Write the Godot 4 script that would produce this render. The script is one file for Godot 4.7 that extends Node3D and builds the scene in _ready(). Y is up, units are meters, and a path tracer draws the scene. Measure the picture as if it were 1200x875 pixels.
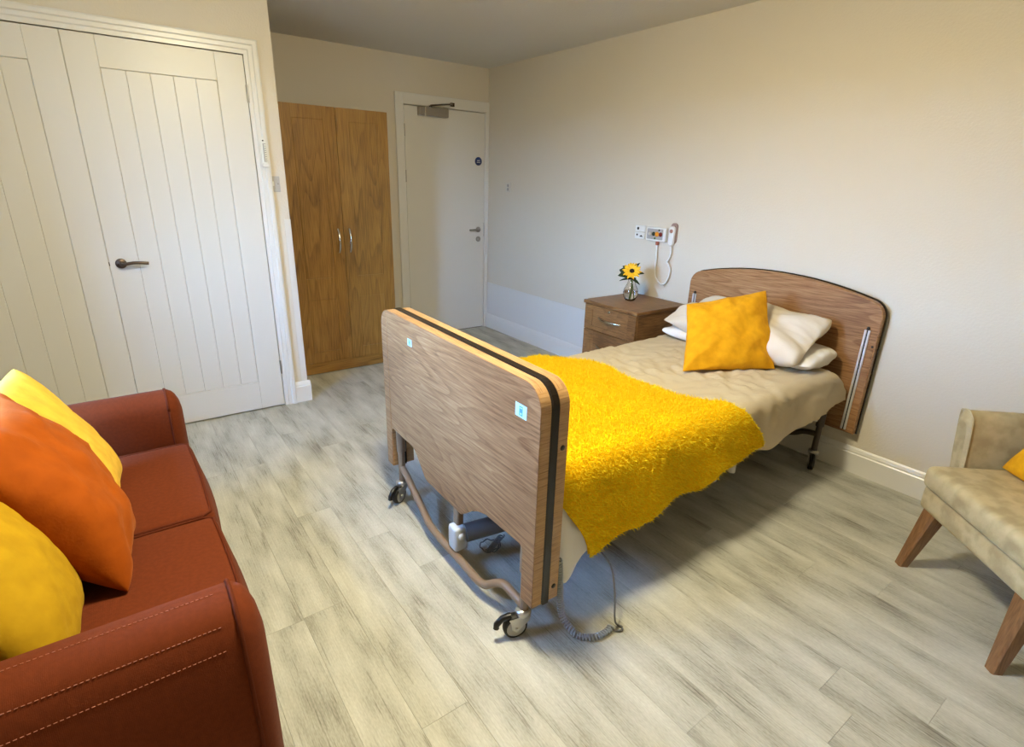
extends Node3D

# ---------------------------------------------------------------- mesh builder
class MB:
	var st := SurfaceTool.new()
	var grain := 0
	var off := Vector2.ZERO
	var base := Vector3.ZERO

	func _init(at := Vector3.ZERO, grain_axis := 0, uv_off := Vector2.ZERO) -> void:
		st.begin(Mesh.PRIMITIVE_TRIANGLES)
		base = at
		grain = grain_axis
		off = uv_off
		st.set_smooth_group(-1)

	func smooth(on: bool) -> void:
		st.set_smooth_group(0 if on else -1)

	func tri(a: Vector3, b: Vector3, c: Vector3) -> void:  # counter-clockwise seen from outside
		var n := (b - a).cross(c - a).abs()
		var ax := 0
		if n.y > n.x and n.y >= n.z:
			ax = 1
		elif n.z > n.x and n.z > n.y:
			ax = 2
		var u := grain
		if ax == u:
			u = (u + 1) % 3
		var w := 3 - ax - u
		for p: Vector3 in [a, c, b]:
			st.set_uv(Vector2(p[u], p[w]) + off)
			st.add_vertex(p - base)

	func face(pts: Array, out: Vector3) -> void:
		var p := pts
		var n: Vector3 = (p[1] - p[0]).cross(p[2] - p[0])
		if n.length_squared() < 1e-16 and p.size() > 3:
			n = (p[2] - p[0]).cross(p[3] - p[0])
		if n.dot(out) < 0.0:
			p = pts.duplicate()
			p.reverse()
		for i in range(1, p.size() - 1):
			tri(p[0], p[i], p[i + 1])

	func box(c: Vector3, s: Vector3, bev := 0.002) -> void:
		var h := s * 0.5
		bev = minf(bev, minf(h.x, minf(h.y, h.z)) * 0.9)
		var P := func(sg: Vector3, ax: int) -> Vector3:
			var q := sg * h
			for k in 3:
				if k != ax:
					q[k] -= sg[k] * bev
			return c + q
		for ax in 3:
			var b := (ax + 1) % 3
			var d := (ax + 2) % 3
			for s0 in [-1.0, 1.0]:
				var pts := []
				for k in [[-1, -1], [1, -1], [1, 1], [-1, 1]]:
					var sg := Vector3()
					sg[ax] = s0
					sg[b] = k[0]
					sg[d] = k[1]
					pts.append(P.call(sg, ax))
				var out := Vector3()
				out[ax] = s0
				face(pts, out)
				if bev > 0.0:
					for s1 in [-1.0, 1.0]:
						var e0 := Vector3()
						e0[ax] = s0
						e0[b] = s1
						e0[d] = -1
						var e1 := e0
						e1[d] = 1
						var o2 := Vector3()
						o2[ax] = s0
						o2[b] = s1
						face([P.call(e0, ax), P.call(e1, ax), P.call(e1, b), P.call(e0, b)], o2)
		if bev > 0.0:
			for i in 8:
				var sg := Vector3(1 if i & 1 else -1, 1 if i & 2 else -1, 1 if i & 4 else -1)
				face([P.call(sg, 0), P.call(sg, 1), P.call(sg, 2)], sg)

	func bx(x0: float, x1: float, y0: float, y1: float, z0: float, z1: float, bev := 0.002) -> void:
		box(Vector3(x0 + x1, y0 + y1, z0 + z1) * 0.5, Vector3(absf(x1 - x0), absf(y1 - y0), absf(z1 - z0)), bev)

	static func lift(p: Vector2, ax: int, a: float) -> Vector3:
		# ax 0: (z, y); ax 1: (x, z); ax 2: (x, y)
		if ax == 0:
			return Vector3(a, p.y, p.x)
		if ax == 1:
			return Vector3(p.x, a, p.y)
		return Vector3(p.x, p.y, a)

	static func inset(poly: PackedVector2Array, d: float) -> PackedVector2Array:
		var out := PackedVector2Array()
		var n := poly.size()
		var area := 0.0
		for i in n:
			area += poly[i].cross(poly[(i + 1) % n])
		var sg := 1.0 if area > 0.0 else -1.0
		for i in n:
			var a := (poly[i] - poly[(i + n - 1) % n]).normalized()
			var b := (poly[(i + 1) % n] - poly[i]).normalized()
			var na := Vector2(-a.y, a.x) * sg
			var nb := Vector2(-b.y, b.x) * sg
			var m := na + nb
			var l := m.length_squared()
			out.append(poly[i] + (m * (2.0 * d / l) if l > 0.2 else na * d))
		return out

	func caps(poly: PackedVector2Array, ax: int, a0: float, a1: float, bev := 0.0) -> void:
		var ins := MB.inset(poly, bev) if bev > 0.0 else poly
		var t := Geometry2D.triangulate_polygon(ins)
		var up := Vector3()
		up[ax] = 1.0 if a1 > a0 else -1.0
		for i in range(0, t.size(), 3):
			face([MB.lift(ins[t[i]], ax, a1), MB.lift(ins[t[i + 1]], ax, a1), MB.lift(ins[t[i + 2]], ax, a1)], up)
			face([MB.lift(ins[t[i]], ax, a0), MB.lift(ins[t[i + 1]], ax, a0), MB.lift(ins[t[i + 2]], ax, a0)], -up)

	func sides(poly: PackedVector2Array, ax: int, a0: float, a1: float, bev := 0.0) -> void:
		var n := poly.size()
		var area := 0.0
		for i in n:
			area += poly[i].cross(poly[(i + 1) % n])
		var ins := MB.inset(poly, bev) if bev > 0.0 else poly
		var dr := signf(a1 - a0)
		for i in n:
			var j := (i + 1) % n
			var e := poly[j] - poly[i]
			var o := Vector2(e.y, -e.x) * signf(area)
			var out := MB.lift(o, ax, 0.0)
			var b0 := a0 + bev * dr
			var b1 := a1 - bev * dr
			face([MB.lift(poly[i], ax, b0), MB.lift(poly[j], ax, b0), MB.lift(poly[j], ax, b1), MB.lift(poly[i], ax, b1)], out)
			if bev > 0.0:
				var up := Vector3()
				up[ax] = dr * e.length()
				face([MB.lift(poly[i], ax, b1), MB.lift(poly[j], ax, b1), MB.lift(ins[j], ax, a1), MB.lift(ins[i], ax, a1)], out + up)
				face([MB.lift(poly[i], ax, b0), MB.lift(poly[j], ax, b0), MB.lift(ins[j], ax, a0), MB.lift(ins[i], ax, a0)], out - up)

	func prism(poly: PackedVector2Array, ax: int, a0: float, a1: float, bev := 0.0) -> void:
		caps(poly, ax, a0, a1, bev)
		sides(poly, ax, a0, a1, bev)

	func tube(path: Array, r: float, n := 10, closed := false, r_end := -1.0) -> void:
		smooth(true)
		var m := path.size()
		var rings := []
		var nrm := Vector3.ZERO
		for i in m:
			var p: Vector3 = path[i]
			var a: Vector3 = path[(i + m - 1) % m] if closed or i > 0 else p
			var b: Vector3 = path[(i + 1) % m] if closed or i < m - 1 else p
			var t := (b - a).normalized()
			if nrm == Vector3.ZERO:
				nrm = t.cross(Vector3.UP if absf(t.y) < 0.9 else Vector3.RIGHT).normalized()
			nrm = (nrm - t * nrm.dot(t)).normalized()
			var bi := t.cross(nrm)
			var rr := r if r_end < 0.0 else lerpf(r, r_end, float(i) / (m - 1))
			var ring := []
			for k in n:
				var w := TAU * k / n
				ring.append(p + (nrm * cos(w) + bi * sin(w)) * rr)
			rings.append(ring)
		for i in (m if closed else m - 1):
			var A: Array = rings[i]
			var B: Array = rings[(i + 1) % m]
			for k in n:
				var l := (k + 1) % n
				tri(A[k], A[l], B[l])
				tri(A[k], B[l], B[k])
		smooth(false)
		if not closed:
			var t0: Vector3 = path[0] - path[1]
			var t1: Vector3 = path[m - 1] - path[m - 2]
			face(rings[0], t0)
			face(rings[m - 1], t1)

	func lathe(profile: Array, c: Vector3, axis := Vector3.UP, n := 24, flat := false) -> void:
		smooth(not flat)
		var q := Quaternion(Vector3.UP, axis) if axis.dot(Vector3.UP) > -0.999 else Quaternion(Vector3.RIGHT, PI)
		for i in profile.size() - 1:
			for k in n:
				var w0 := TAU * k / n
				var w1 := TAU * (k + 1) / n
				var pa: Vector2 = profile[i]
				var pb: Vector2 = profile[i + 1]
				var a := c + q * Vector3(pa.x * cos(w0), pa.y, pa.x * sin(w0))
				var b := c + q * Vector3(pa.x * cos(w1), pa.y, pa.x * sin(w1))
				var d := c + q * Vector3(pb.x * cos(w0), pb.y, pb.x * sin(w0))
				var e := c + q * Vector3(pb.x * cos(w1), pb.y, pb.x * sin(w1))
				if pb.x > 1e-6:
					tri(a, d, e)
				if pa.x > 1e-6:
					tri(a, e, b)
		smooth(false)

	func grid(nu: int, nv: int, f: Callable, flip := false) -> void:
		smooth(true)
		var P := []
		for i in nu + 1:
			var row := PackedVector3Array()
			for j in nv + 1:
				row.append(f.call(float(i) / nu, float(j) / nv))
			P.append(row)
		for i in nu:
			for j in nv:
				var a: Vector3 = P[i][j]
				var b: Vector3 = P[i + 1][j]
				var c: Vector3 = P[i + 1][j + 1]
				var d: Vector3 = P[i][j + 1]
				if flip:
					tri(a, c, b)
					tri(a, d, c)
				else:
					tri(a, b, c)
					tri(a, c, d)
		smooth(false)

	# a rounded box; bend(p, unit) may move each point
	func soft(c: Vector3, s: Vector3, r: float, mid := 4, arc := 4, bend = null) -> void:
		smooth(true)
		var h := s * 0.5
		var lists := []
		for ax in 3:
			var l := []
			for i in arc:
				l.append(-h[ax] + r * (1.0 - cos(PI * 0.5 * i / arc)))
			for i in mid + 1:
				l.append(lerpf(-h[ax] + r, h[ax] - r, float(i) / mid))
			for i in range(arc - 1, -1, -1):
				l.append(h[ax] - r * (1.0 - cos(PI * 0.5 * i / arc)))
			lists.append(l)
		for ax in 3:
			var b := (ax + 1) % 3
			var d := (ax + 2) % 3
			for sg in [-1.0, 1.0]:
				var G := []
				for u: float in lists[b]:
					var row := []
					for w: float in lists[d]:
						var p := Vector3()
						p[ax] = sg * h[ax]
						p[b] = u
						p[d] = w
						var inner := p.clamp(-h + Vector3.ONE * r, h - Vector3.ONE * r)
						var q := inner + (p - inner).normalized() * r
						row.append(c + (bend.call(q, Vector3(q.x / h.x, q.y / h.y, q.z / h.z)) if bend != null else q))
					G.append(row)
				for i in G.size() - 1:
					for j in G[i].size() - 1:
						if sg > 0:
							tri(G[i][j], G[i + 1][j], G[i + 1][j + 1])
							tri(G[i][j], G[i + 1][j + 1], G[i][j + 1])
						else:
							tri(G[i][j], G[i + 1][j + 1], G[i + 1][j])
							tri(G[i][j], G[i][j + 1], G[i + 1][j + 1])
		smooth(false)

	func mesh() -> ArrayMesh:
		st.generate_normals()
		st.index()
		return st.commit()


# ---------------------------------------------------------------- scene helpers
var M := {}
var used := {}
var BED := Transform3D(Basis(Vector3.UP, -0.0187), Vector3(-0.06, 0, 3.073))

func numbered(called: String) -> String:
	var k: int = used.get(called, 0)
	used[called] = k + 1
	return called if k == 0 else "%s_%03d" % [called, k]

func tag(o: Node, label: String, category: String, group := "", kind := "") -> Node:
	if label:
		o.set_meta("label", label)
	if category:
		o.set_meta("category", category)
	if group:
		o.set_meta("group", group)
	if kind:
		o.set_meta("kind", kind)
	return o

func thing(called: String, label: String, category: String, at := Vector3.ZERO, group := "", kind := "") -> Node3D:
	var o := Node3D.new()
	o.name = numbered(called)
	o.position = at
	add_child(o, true)
	tag(o, label, category, group, kind)
	return o

func part(called: String, b: MB, m: Material, parent: Node) -> MeshInstance3D:
	var o := MeshInstance3D.new()
	o.name = called
	o.mesh = b.mesh()
	o.material_override = m
	o.cast_shadow = GeometryInstance3D.SHADOW_CASTING_SETTING_ON
	parent.add_child(o, true)
	return o

func single(called: String, b: MB, m: Material, label: String, category: String, group := "", kind := "") -> MeshInstance3D:
	var o := part(numbered(called), b, m, self)
	o.position = b.base
	tag(o, label, category, group, kind)
	return o

func on_bed(called: String, label: String, category: String, at: Vector3, group := "") -> Node3D:
	var o := thing(called, label, category, Vector3.ZERO, group)
	o.transform = BED * Transform3D(Basis(), at)
	return o

func rounded(x0: float, x1: float, y0: float, y1: float, r: float, n := 6) -> PackedVector2Array:
	var p := PackedVector2Array()
	for k in [[x1 - r, y0 + r, -PI / 2], [x1 - r, y1 - r, 0.0], [x0 + r, y1 - r, PI / 2], [x0 + r, y0 + r, PI]]:
		for i in n + 1:
			var w: float = k[2] + PI / 2 * i / n
			p.append(Vector2(k[0], k[1]) + Vector2(cos(w), sin(w)) * r)
	return p

func spline(pts: Array, per := 6) -> Array:
	var out := []
	var n := pts.size()
	for i in n - 1:
		var a: Vector3 = pts[maxi(i - 1, 0)]
		var b: Vector3 = pts[i]
		var c: Vector3 = pts[i + 1]
		var d: Vector3 = pts[mini(i + 2, n - 1)]
		for k in per:
			out.append(b.cubic_interpolate(c, a, d, float(k) / per))
	out.append(pts[n - 1])
	return out

# ---------------------------------------------------------------- materials
func mat(c: Color, rough := 0.6, metal := 0.0) -> StandardMaterial3D:
	var m := StandardMaterial3D.new()
	m.albedo_color = c
	m.roughness = rough
	m.metallic = metal
	return m

func noise_img(sd: int, freq: float, w: int, h: int, fw: int, fh: int, octaves := 3) -> PackedByteArray:
	var n := FastNoiseLite.new()
	n.seed = sd
	n.noise_type = FastNoiseLite.TYPE_SIMPLEX_SMOOTH
	n.frequency = freq
	n.fractal_octaves = octaves
	var im := n.get_image(fw, fh)
	im.convert(Image.FORMAT_L8)
	im.resize(w, h, Image.INTERPOLATE_CUBIC)
	return im.get_data()

func palette(stops: Array) -> PackedByteArray:
	var p := PackedByteArray()
	p.resize(768)
	for i in 256:
		var t := i / 255.0
		var c: Color = stops[stops.size() - 1][1]
		for k in stops.size() - 1:
			if t <= stops[k + 1][0]:
				var f: float = clampf((t - stops[k][0]) / (stops[k + 1][0] - stops[k][0]), 0, 1)
				c = (stops[k][1] as Color).lerp(stops[k + 1][1], f)
				break
		p[i * 3] = int(c.r * 255)
		p[i * 3 + 1] = int(c.g * 255)
		p[i * 3 + 2] = int(c.b * 255)
	return p

# grain runs along u; rings = how many growth bands across v
func wood_tex(sd: int, stops: Array, rings: float, swirl: float, band: float, fibre: float, w := 1024, h := 512) -> ImageTexture:
	var warp := noise_img(sd, 0.02, w, h, 64, 200, 2)
	var fib := noise_img(sd + 1, 0.25, w, h, 48, h, 3)
	var pore := noise_img(sd + 2, 0.35, w, h, 110, h, 2)
	var big := noise_img(sd + 3, 0.02, w, h, 100, 100, 2)
	var pal := palette(stops)
	var data := PackedByteArray()
	data.resize(w * h * 3)
	var sn := PackedFloat32Array()
	for i in 1024:
		var x := i / 1024.0
		sn.append(pow(x, 2.2) if x < 0.93 else (1.0 - x) / 0.07 * 0.85)  # slow darkening, quick recovery: a growth ring
	var k := 0
	for y in h:
		var v := rings * y / h
		for x in w:
			var s := v + (warp[k] - 128) * swirl
			var rr := sn[int((s - floorf(s)) * 1023.0)]
			var t := 128.0 + (rr - 0.4) * band + (fib[k] - 128) * fibre + (big[k] - 128) * 0.35
			if pore[k] > 186:
				t += (pore[k] - 186) * 1.1
			var q := clampi(int(t), 0, 255) * 3
			data[k * 3] = pal[q]
			data[k * 3 + 1] = pal[q + 1]
			data[k * 3 + 2] = pal[q + 2]
			k += 1
	return ImageTexture.create_from_image(Image.create_from_data(w, h, false, Image.FORMAT_RGB8, data))

func floor_tex(sd: int, stops: Array, w := 1024, h := 1024) -> ImageTexture:
	var fib := noise_img(sd, 0.22, w, h, 60, h, 3)
	var streak := noise_img(sd + 1, 0.16, w, h, 80, h, 2)
	var blotch := noise_img(sd + 2, 0.030, w, h, 200, 330, 4)
	var fine := noise_img(sd + 3, 0.30, w, h, w / 2, h, 2)
	var pal := palette(stops)
	var data := PackedByteArray()
	data.resize(w * h * 3)
	for k in w * h:
		var t := 150.0 + (fib[k] - 128) * 0.20 + (blotch[k] - 128) * 0.50 + (fine[k] - 128) * 0.24
		var s := streak[k] - 182 - (blotch[k] - 128) * 0.3
		if s > 0:
			t -= s * 1.1
		var q := clampi(int(t), 0, 255) * 3
		data[k * 3] = pal[q]
		data[k * 3 + 1] = pal[q + 1]
		data[k * 3 + 2] = pal[q + 2]
	return ImageTexture.create_from_image(Image.create_from_data(w, h, false, Image.FORMAT_RGB8, data))

func noise_tex(sd: int, freq: float, stops: Array, size := 512, octaves := 4) -> NoiseTexture2D:
	var n := FastNoiseLite.new()
	n.seed = sd
	n.frequency = freq
	n.fractal_octaves = octaves
	var t := NoiseTexture2D.new()
	t.width = size
	t.height = size
	t.seamless = true
	t.noise = n
	if stops:
		var g := Gradient.new()
		g.offsets = PackedFloat32Array(stops.map(func(s): return s[0]))
		g.colors = PackedColorArray(stops.map(func(s): return s[1]))
		t.color_ramp = g
	return t

func weave_tex(size := 256, step := 4) -> ImageTexture:
	var data := PackedByteArray()
	data.resize(size * size)
	var jit := noise_img(77, 0.2, size, size, size, size, 2)
	for y in size:
		for x in size:
			var over := ((x / step) + (y / step)) % 2 == 0
			var fx := absf(fmod(x, step) - (step - 1) * 0.5) / (step * 0.5)
			var fy := absf(fmod(y, step) - (step - 1) * 0.5) / (step * 0.5)
			data[y * size + x] = clampi(int((230 - 110 * (fy if over else fx)) + (jit[y * size + x] - 128) * 0.5), 0, 255)
	return ImageTexture.create_from_image(Image.create_from_data(size, size, false, Image.FORMAT_L8, data))

func wood_mat(t: Texture2D, su: float, sv: float, rough := 0.45) -> StandardMaterial3D:
	var m := StandardMaterial3D.new()
	m.albedo_texture = t
	m.uv1_scale = Vector3(1.0 / su, 1.0 / sv, 1)
	m.roughness = rough
	return m

func cloth(m: StandardMaterial3D, bump: Texture2D, per_metre: float, depth: float, rim := 0.0, tint := 0.6) -> StandardMaterial3D:
	m.uv1_triplanar = true
	m.uv1_scale = Vector3.ONE * per_metre
	if bump:
		m.heightmap_enabled = true
		m.heightmap_texture = bump
		m.heightmap_scale = depth
	if rim > 0.0:
		m.rim_enabled = true
		m.rim = rim
		m.rim_tint = tint
	return m

func materials() -> void:
	var bumpy := noise_tex(11, 0.05, [], 256)
	var rough_bump := noise_tex(12, 0.12, [], 256, 3)
	M.wall = cloth(mat(Color(0.816, 0.779, 0.713), 0.62), bumpy, 5.0, 0.06)
	M.ceiling = cloth(mat(Color(0.85, 0.845, 0.83), 0.85), bumpy, 4.0, 0.08)
	M.white = mat(Color(0.83, 0.815, 0.78), 0.38)
	M.gloss = mat(Color(0.85, 0.84, 0.82), 0.3)
	M.panel = mat(Color(0.83, 0.82, 0.80), 0.35)
	M.plastic = mat(Color(0.86, 0.86, 0.84), 0.35)
	M.cream_plastic = mat(Color(0.80, 0.78, 0.73), 0.4)
	M.switch_plastic = mat(Color(0.68, 0.66, 0.63), 0.4)
	M.grey_plastic = mat(Color(0.62, 0.61, 0.60), 0.4)
	M.chrome = mat(Color(0.80, 0.79, 0.77), 0.22, 1.0)
	M.rail_metal = mat(Color(0.88, 0.87, 0.86), 0.35, 0.5)
	M.zinc = mat(Color(0.74, 0.73, 0.71), 0.3, 0.85)
	M.steel = mat(Color(0.62, 0.60, 0.57), 0.38, 1.0)
	M.bronze = mat(Color(0.34, 0.29, 0.26), 0.35, 1.0)
	M.black = mat(Color(0.045, 0.04, 0.04), 0.35)
	M.bumper = mat(Color(0.11, 0.08, 0.065), 0.22)
	M.rubber = mat(Color(0.06, 0.06, 0.065), 0.6)
	M.tan_metal = mat(Color(0.50, 0.42, 0.34), 0.4)
	M.frame = mat(Color(0.27, 0.22, 0.18), 0.45)
	M.grey_cable = mat(Color(0.64, 0.67, 0.71), 0.45)
	M.actuator = mat(Color(0.72, 0.74, 0.76), 0.4)
	M.motor = mat(Color(0.36, 0.36, 0.36), 0.45)
	M.blue = mat(Color(0.06, 0.16, 0.36), 0.4)
	M.dark = mat(Color(0.12, 0.11, 0.10), 0.7)

	var C := func(r: int, g: int, b: int) -> Color: return Color8(r, g, b)
	M.oak = wood_mat(wood_tex(3, [[0.0, C.call(164, 122, 60)], [0.45, C.call(138, 100, 44)], [0.75, C.call(112, 78, 31)], [1.0, C.call(72, 47, 17)]], 9.0, 0.018, 75, 0.6), 2.4, 0.9, 0.42)
	var greige := wood_tex(21, [[0.0, C.call(184, 146, 105)], [0.4, C.call(153, 113, 76)], [0.7, C.call(124, 87, 56)], [1.0, C.call(82, 54, 33)]], 12.0, 0.03, 72, 0.55)
	M.bedwood = wood_mat(greige, 2.0, 1.0, 0.42)
	M.edge = wood_mat(wood_tex(31, [[0.0, C.call(196, 160, 112)], [0.5, C.call(172, 134, 90)], [1.0, C.call(120, 86, 54)]], 14.0, 0.01, 60, 0.7, 512, 256), 1.2, 0.3, 0.4)
	M.walnut = wood_mat(wood_tex(41, [[0.0, C.call(158, 118, 76)], [0.5, C.call(124, 89, 53)], [1.0, C.call(74, 50, 28)]], 9.0, 0.02, 60, 0.6, 768, 384), 1.2, 0.7, 0.38)
	M.leg_wood = wood_mat(wood_tex(51, [[0.0, C.call(150, 110, 72)], [0.5, C.call(126, 89, 55)], [1.0, C.call(92, 61, 35)]], 6.0, 0.01, 50, 0.6, 512, 128), 0.8, 0.2, 0.4)
	var fl := floor_tex(61, [[0.0, C.call(92, 89, 79)], [0.30, C.call(138, 136, 124)], [0.55, C.call(172, 171, 159)], [0.8, C.call(194, 193, 182)], [1.0, C.call(210, 209, 199)]])
	M.plank = wood_mat(fl, 2.8, 1.3, 0.42)

	var weave := weave_tex()
	M.sofa = cloth(mat(Color(0.42, 0.192, 0.095), 0.85), weave, 6.0, 0.05, 0.15, 0.4)
	M.sofa.albedo_texture = noise_tex(70, 0.02, [[0.0, Color(0.88, 0.88, 0.88)], [1.0, Color(1, 1, 1)]])
	M.piping = mat(Color(0.34, 0.15, 0.08), 0.8)
	M.thread = mat(Color(0.70, 0.46, 0.38), 0.8)
	var nap := noise_tex(71, 0.012, [[0.25, Color(0.92, 0.90, 0.88)], [0.75, Color(1, 1, 1)]])
	var vel := func(c: Color, sheen: float) -> StandardMaterial3D:
		var m := cloth(mat(c, 0.75), rough_bump, 3.0, 0.05, sheen, 0.7)
		m.albedo_texture = nap
		return m
	M.orange_velvet = vel.call(Color(0.63, 0.30, 0.045), 0.7)
	M.yellow_velvet = vel.call(Color(0.93, 0.75, 0.27), 0.4)
	M.mustard_velvet = vel.call(Color(0.89, 0.64, 0.10), 0.3)
	M.gold_velvet = vel.call(Color(0.72, 0.57, 0.10), 0.3)
	M.duvet = cloth(mat(Color(0.77, 0.715, 0.61), 0.8), rough_bump, 9.0, 0.03, 0.15)
	M.sheet = cloth(mat(Color(0.90, 0.89, 0.88), 0.85), rough_bump, 9.0, 0.03)
	M.pillow = cloth(mat(Color(0.84, 0.80, 0.74), 0.85), rough_bump, 9.0, 0.03)
	M.throw = mat(Color(0.96, 0.78, 0.06), 0.95)
	M.fur = mat(Color(1, 1, 1), 0.9)
	M.fur.vertex_color_use_as_albedo = true
	M.fur.backlight_enabled = true
	M.fur.backlight = Color(0.9, 0.9, 0.9)
	M.leather = cloth(mat(Color(0.73, 0.67, 0.52), 0.5), noise_tex(73, 0.10, [], 256), 4.0, 0.02)
	M.leather.albedo_texture = noise_tex(74, 0.005, [[0.25, Color(0.86, 0.85, 0.83)], [0.75, Color(1, 1, 1)]])
	M.curtain = mat(Color(0.62, 0.55, 0.44), 0.9)
	M.leaf = mat(Color(0.10, 0.19, 0.05), 0.55)
	M.stem = mat(Color(0.26, 0.38, 0.14), 0.55)
	M.petal = mat(Color(0.93, 0.72, 0.08), 0.6)
	M.seedhead = mat(Color(0.10, 0.05, 0.02), 0.9)
	for k in ["sofa", "piping", "thread", "duvet", "sheet", "pillow", "throw", "fur", "orange_velvet", "yellow_velvet", "mustard_velvet", "gold_velvet"]:
		M[k].metallic_specular = 0.2
	M.bedwood.metallic_specular = 0.35
	var gl := mat(Color(1, 1, 1, 0.02), 0.03)
	gl.transparency = BaseMaterial3D.TRANSPARENCY_ALPHA
	M.pane = gl
	var glass := mat(Color(1, 1, 1, 0.0), 0.02)
	glass.transparency = BaseMaterial3D.TRANSPARENCY_ALPHA
	glass.refraction_enabled = true
	glass.refraction_scale = 0.05
	M.glass = glass
	var water: StandardMaterial3D = glass.duplicate()
	water.refraction_scale = 0.033
	M.water = water
	var lampm := mat(Color(0.95, 0.92, 0.86), 0.4)
	lampm.emission_enabled = true
	lampm.emission = Color(1.0, 0.86, 0.66)
	lampm.emission_energy_multiplier = 2.0
	M.lamp = lampm

# ---------------------------------------------------------------- the place
const WX := -4.0      # window wall
const ZN := 6.4       # wall behind the camera
const H := 2.423
const ZA := 1.072     # wall with the double door
const XR := -2.172    # its outer corner
const LAMP := Vector3(-2.36, 2.40, 3.32)

func _ready() -> void:
	# camera
	var cam := Camera3D.new()
	cam.name = "camera"
	cam.position = Vector3(-3.1069, 1.462, 4.6762)
	cam.rotation = Vector3(-0.3419, -0.6386, 0.0295)
	cam.fov = rad_to_deg(2.0 * atan(437.5 / 634.2095))
	cam.near = 0.05
	add_child(cam)
	cam.current = true
	# sky, exposure
	var env := Environment.new()
	env.background_mode = Environment.BG_SKY
	var sky := Sky.new()
	var sm := ProceduralSkyMaterial.new()
	sm.sky_top_color = Color(0.47, 0.70, 1.0)
	sm.sky_horizon_color = Color(0.65, 0.81, 1.0)
	sm.ground_bottom_color = Color(0.22, 0.24, 0.22)
	sm.ground_horizon_color = Color(0.34, 0.37, 0.36)
	sm.energy_multiplier = 84.0
	sky.sky_material = sm
	env.sky = sky
	env.ambient_light_source = Environment.AMBIENT_SOURCE_SKY
	env.tonemap_mode = Environment.TONE_MAPPER_LINEAR
	env.tonemap_exposure = 1.0
	env.sdfgi_enabled = true
	env.ssao_enabled = true
	env.ssil_enabled = true
	var we := WorldEnvironment.new()
	we.name = "environment"
	we.environment = env
	add_child(we)
	# the ceiling lamp's light (its fitting is built with the room)
	var lamp := OmniLight3D.new()
	lamp.name = "ceiling_lamp_light"
	lamp.position = LAMP - Vector3(0, 0.045, 0)
	lamp.light_size = 0.15
	lamp.light_color = Color(1.0, 0.955, 0.81)
	lamp.light_energy = 2.8
	lamp.omni_range = 12.0
	lamp.omni_attenuation = 2.0
	lamp.shadow_enabled = true
	add_child(lamp)
	var down := AreaLight3D.new()
	down.name = "ceiling_lamp_downlight"
	down.area_size = Vector2(0.3, 0.3)
	down.position = LAMP - Vector3(0, 0.072, 0)
	down.rotation_degrees = Vector3(-90, 0, 0)
	down.light_color = lamp.light_color
	down.light_energy = 3.6
	down.area_range = 12.0
	down.shadow_enabled = true
	add_child(down)

	materials()
	room()
	double_door()
	fire_door()
	wardrobe()
	bed()
	bedding()
	cabinet()
	wall_fittings()
	sofa()
	armchair()
	flowers()

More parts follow.
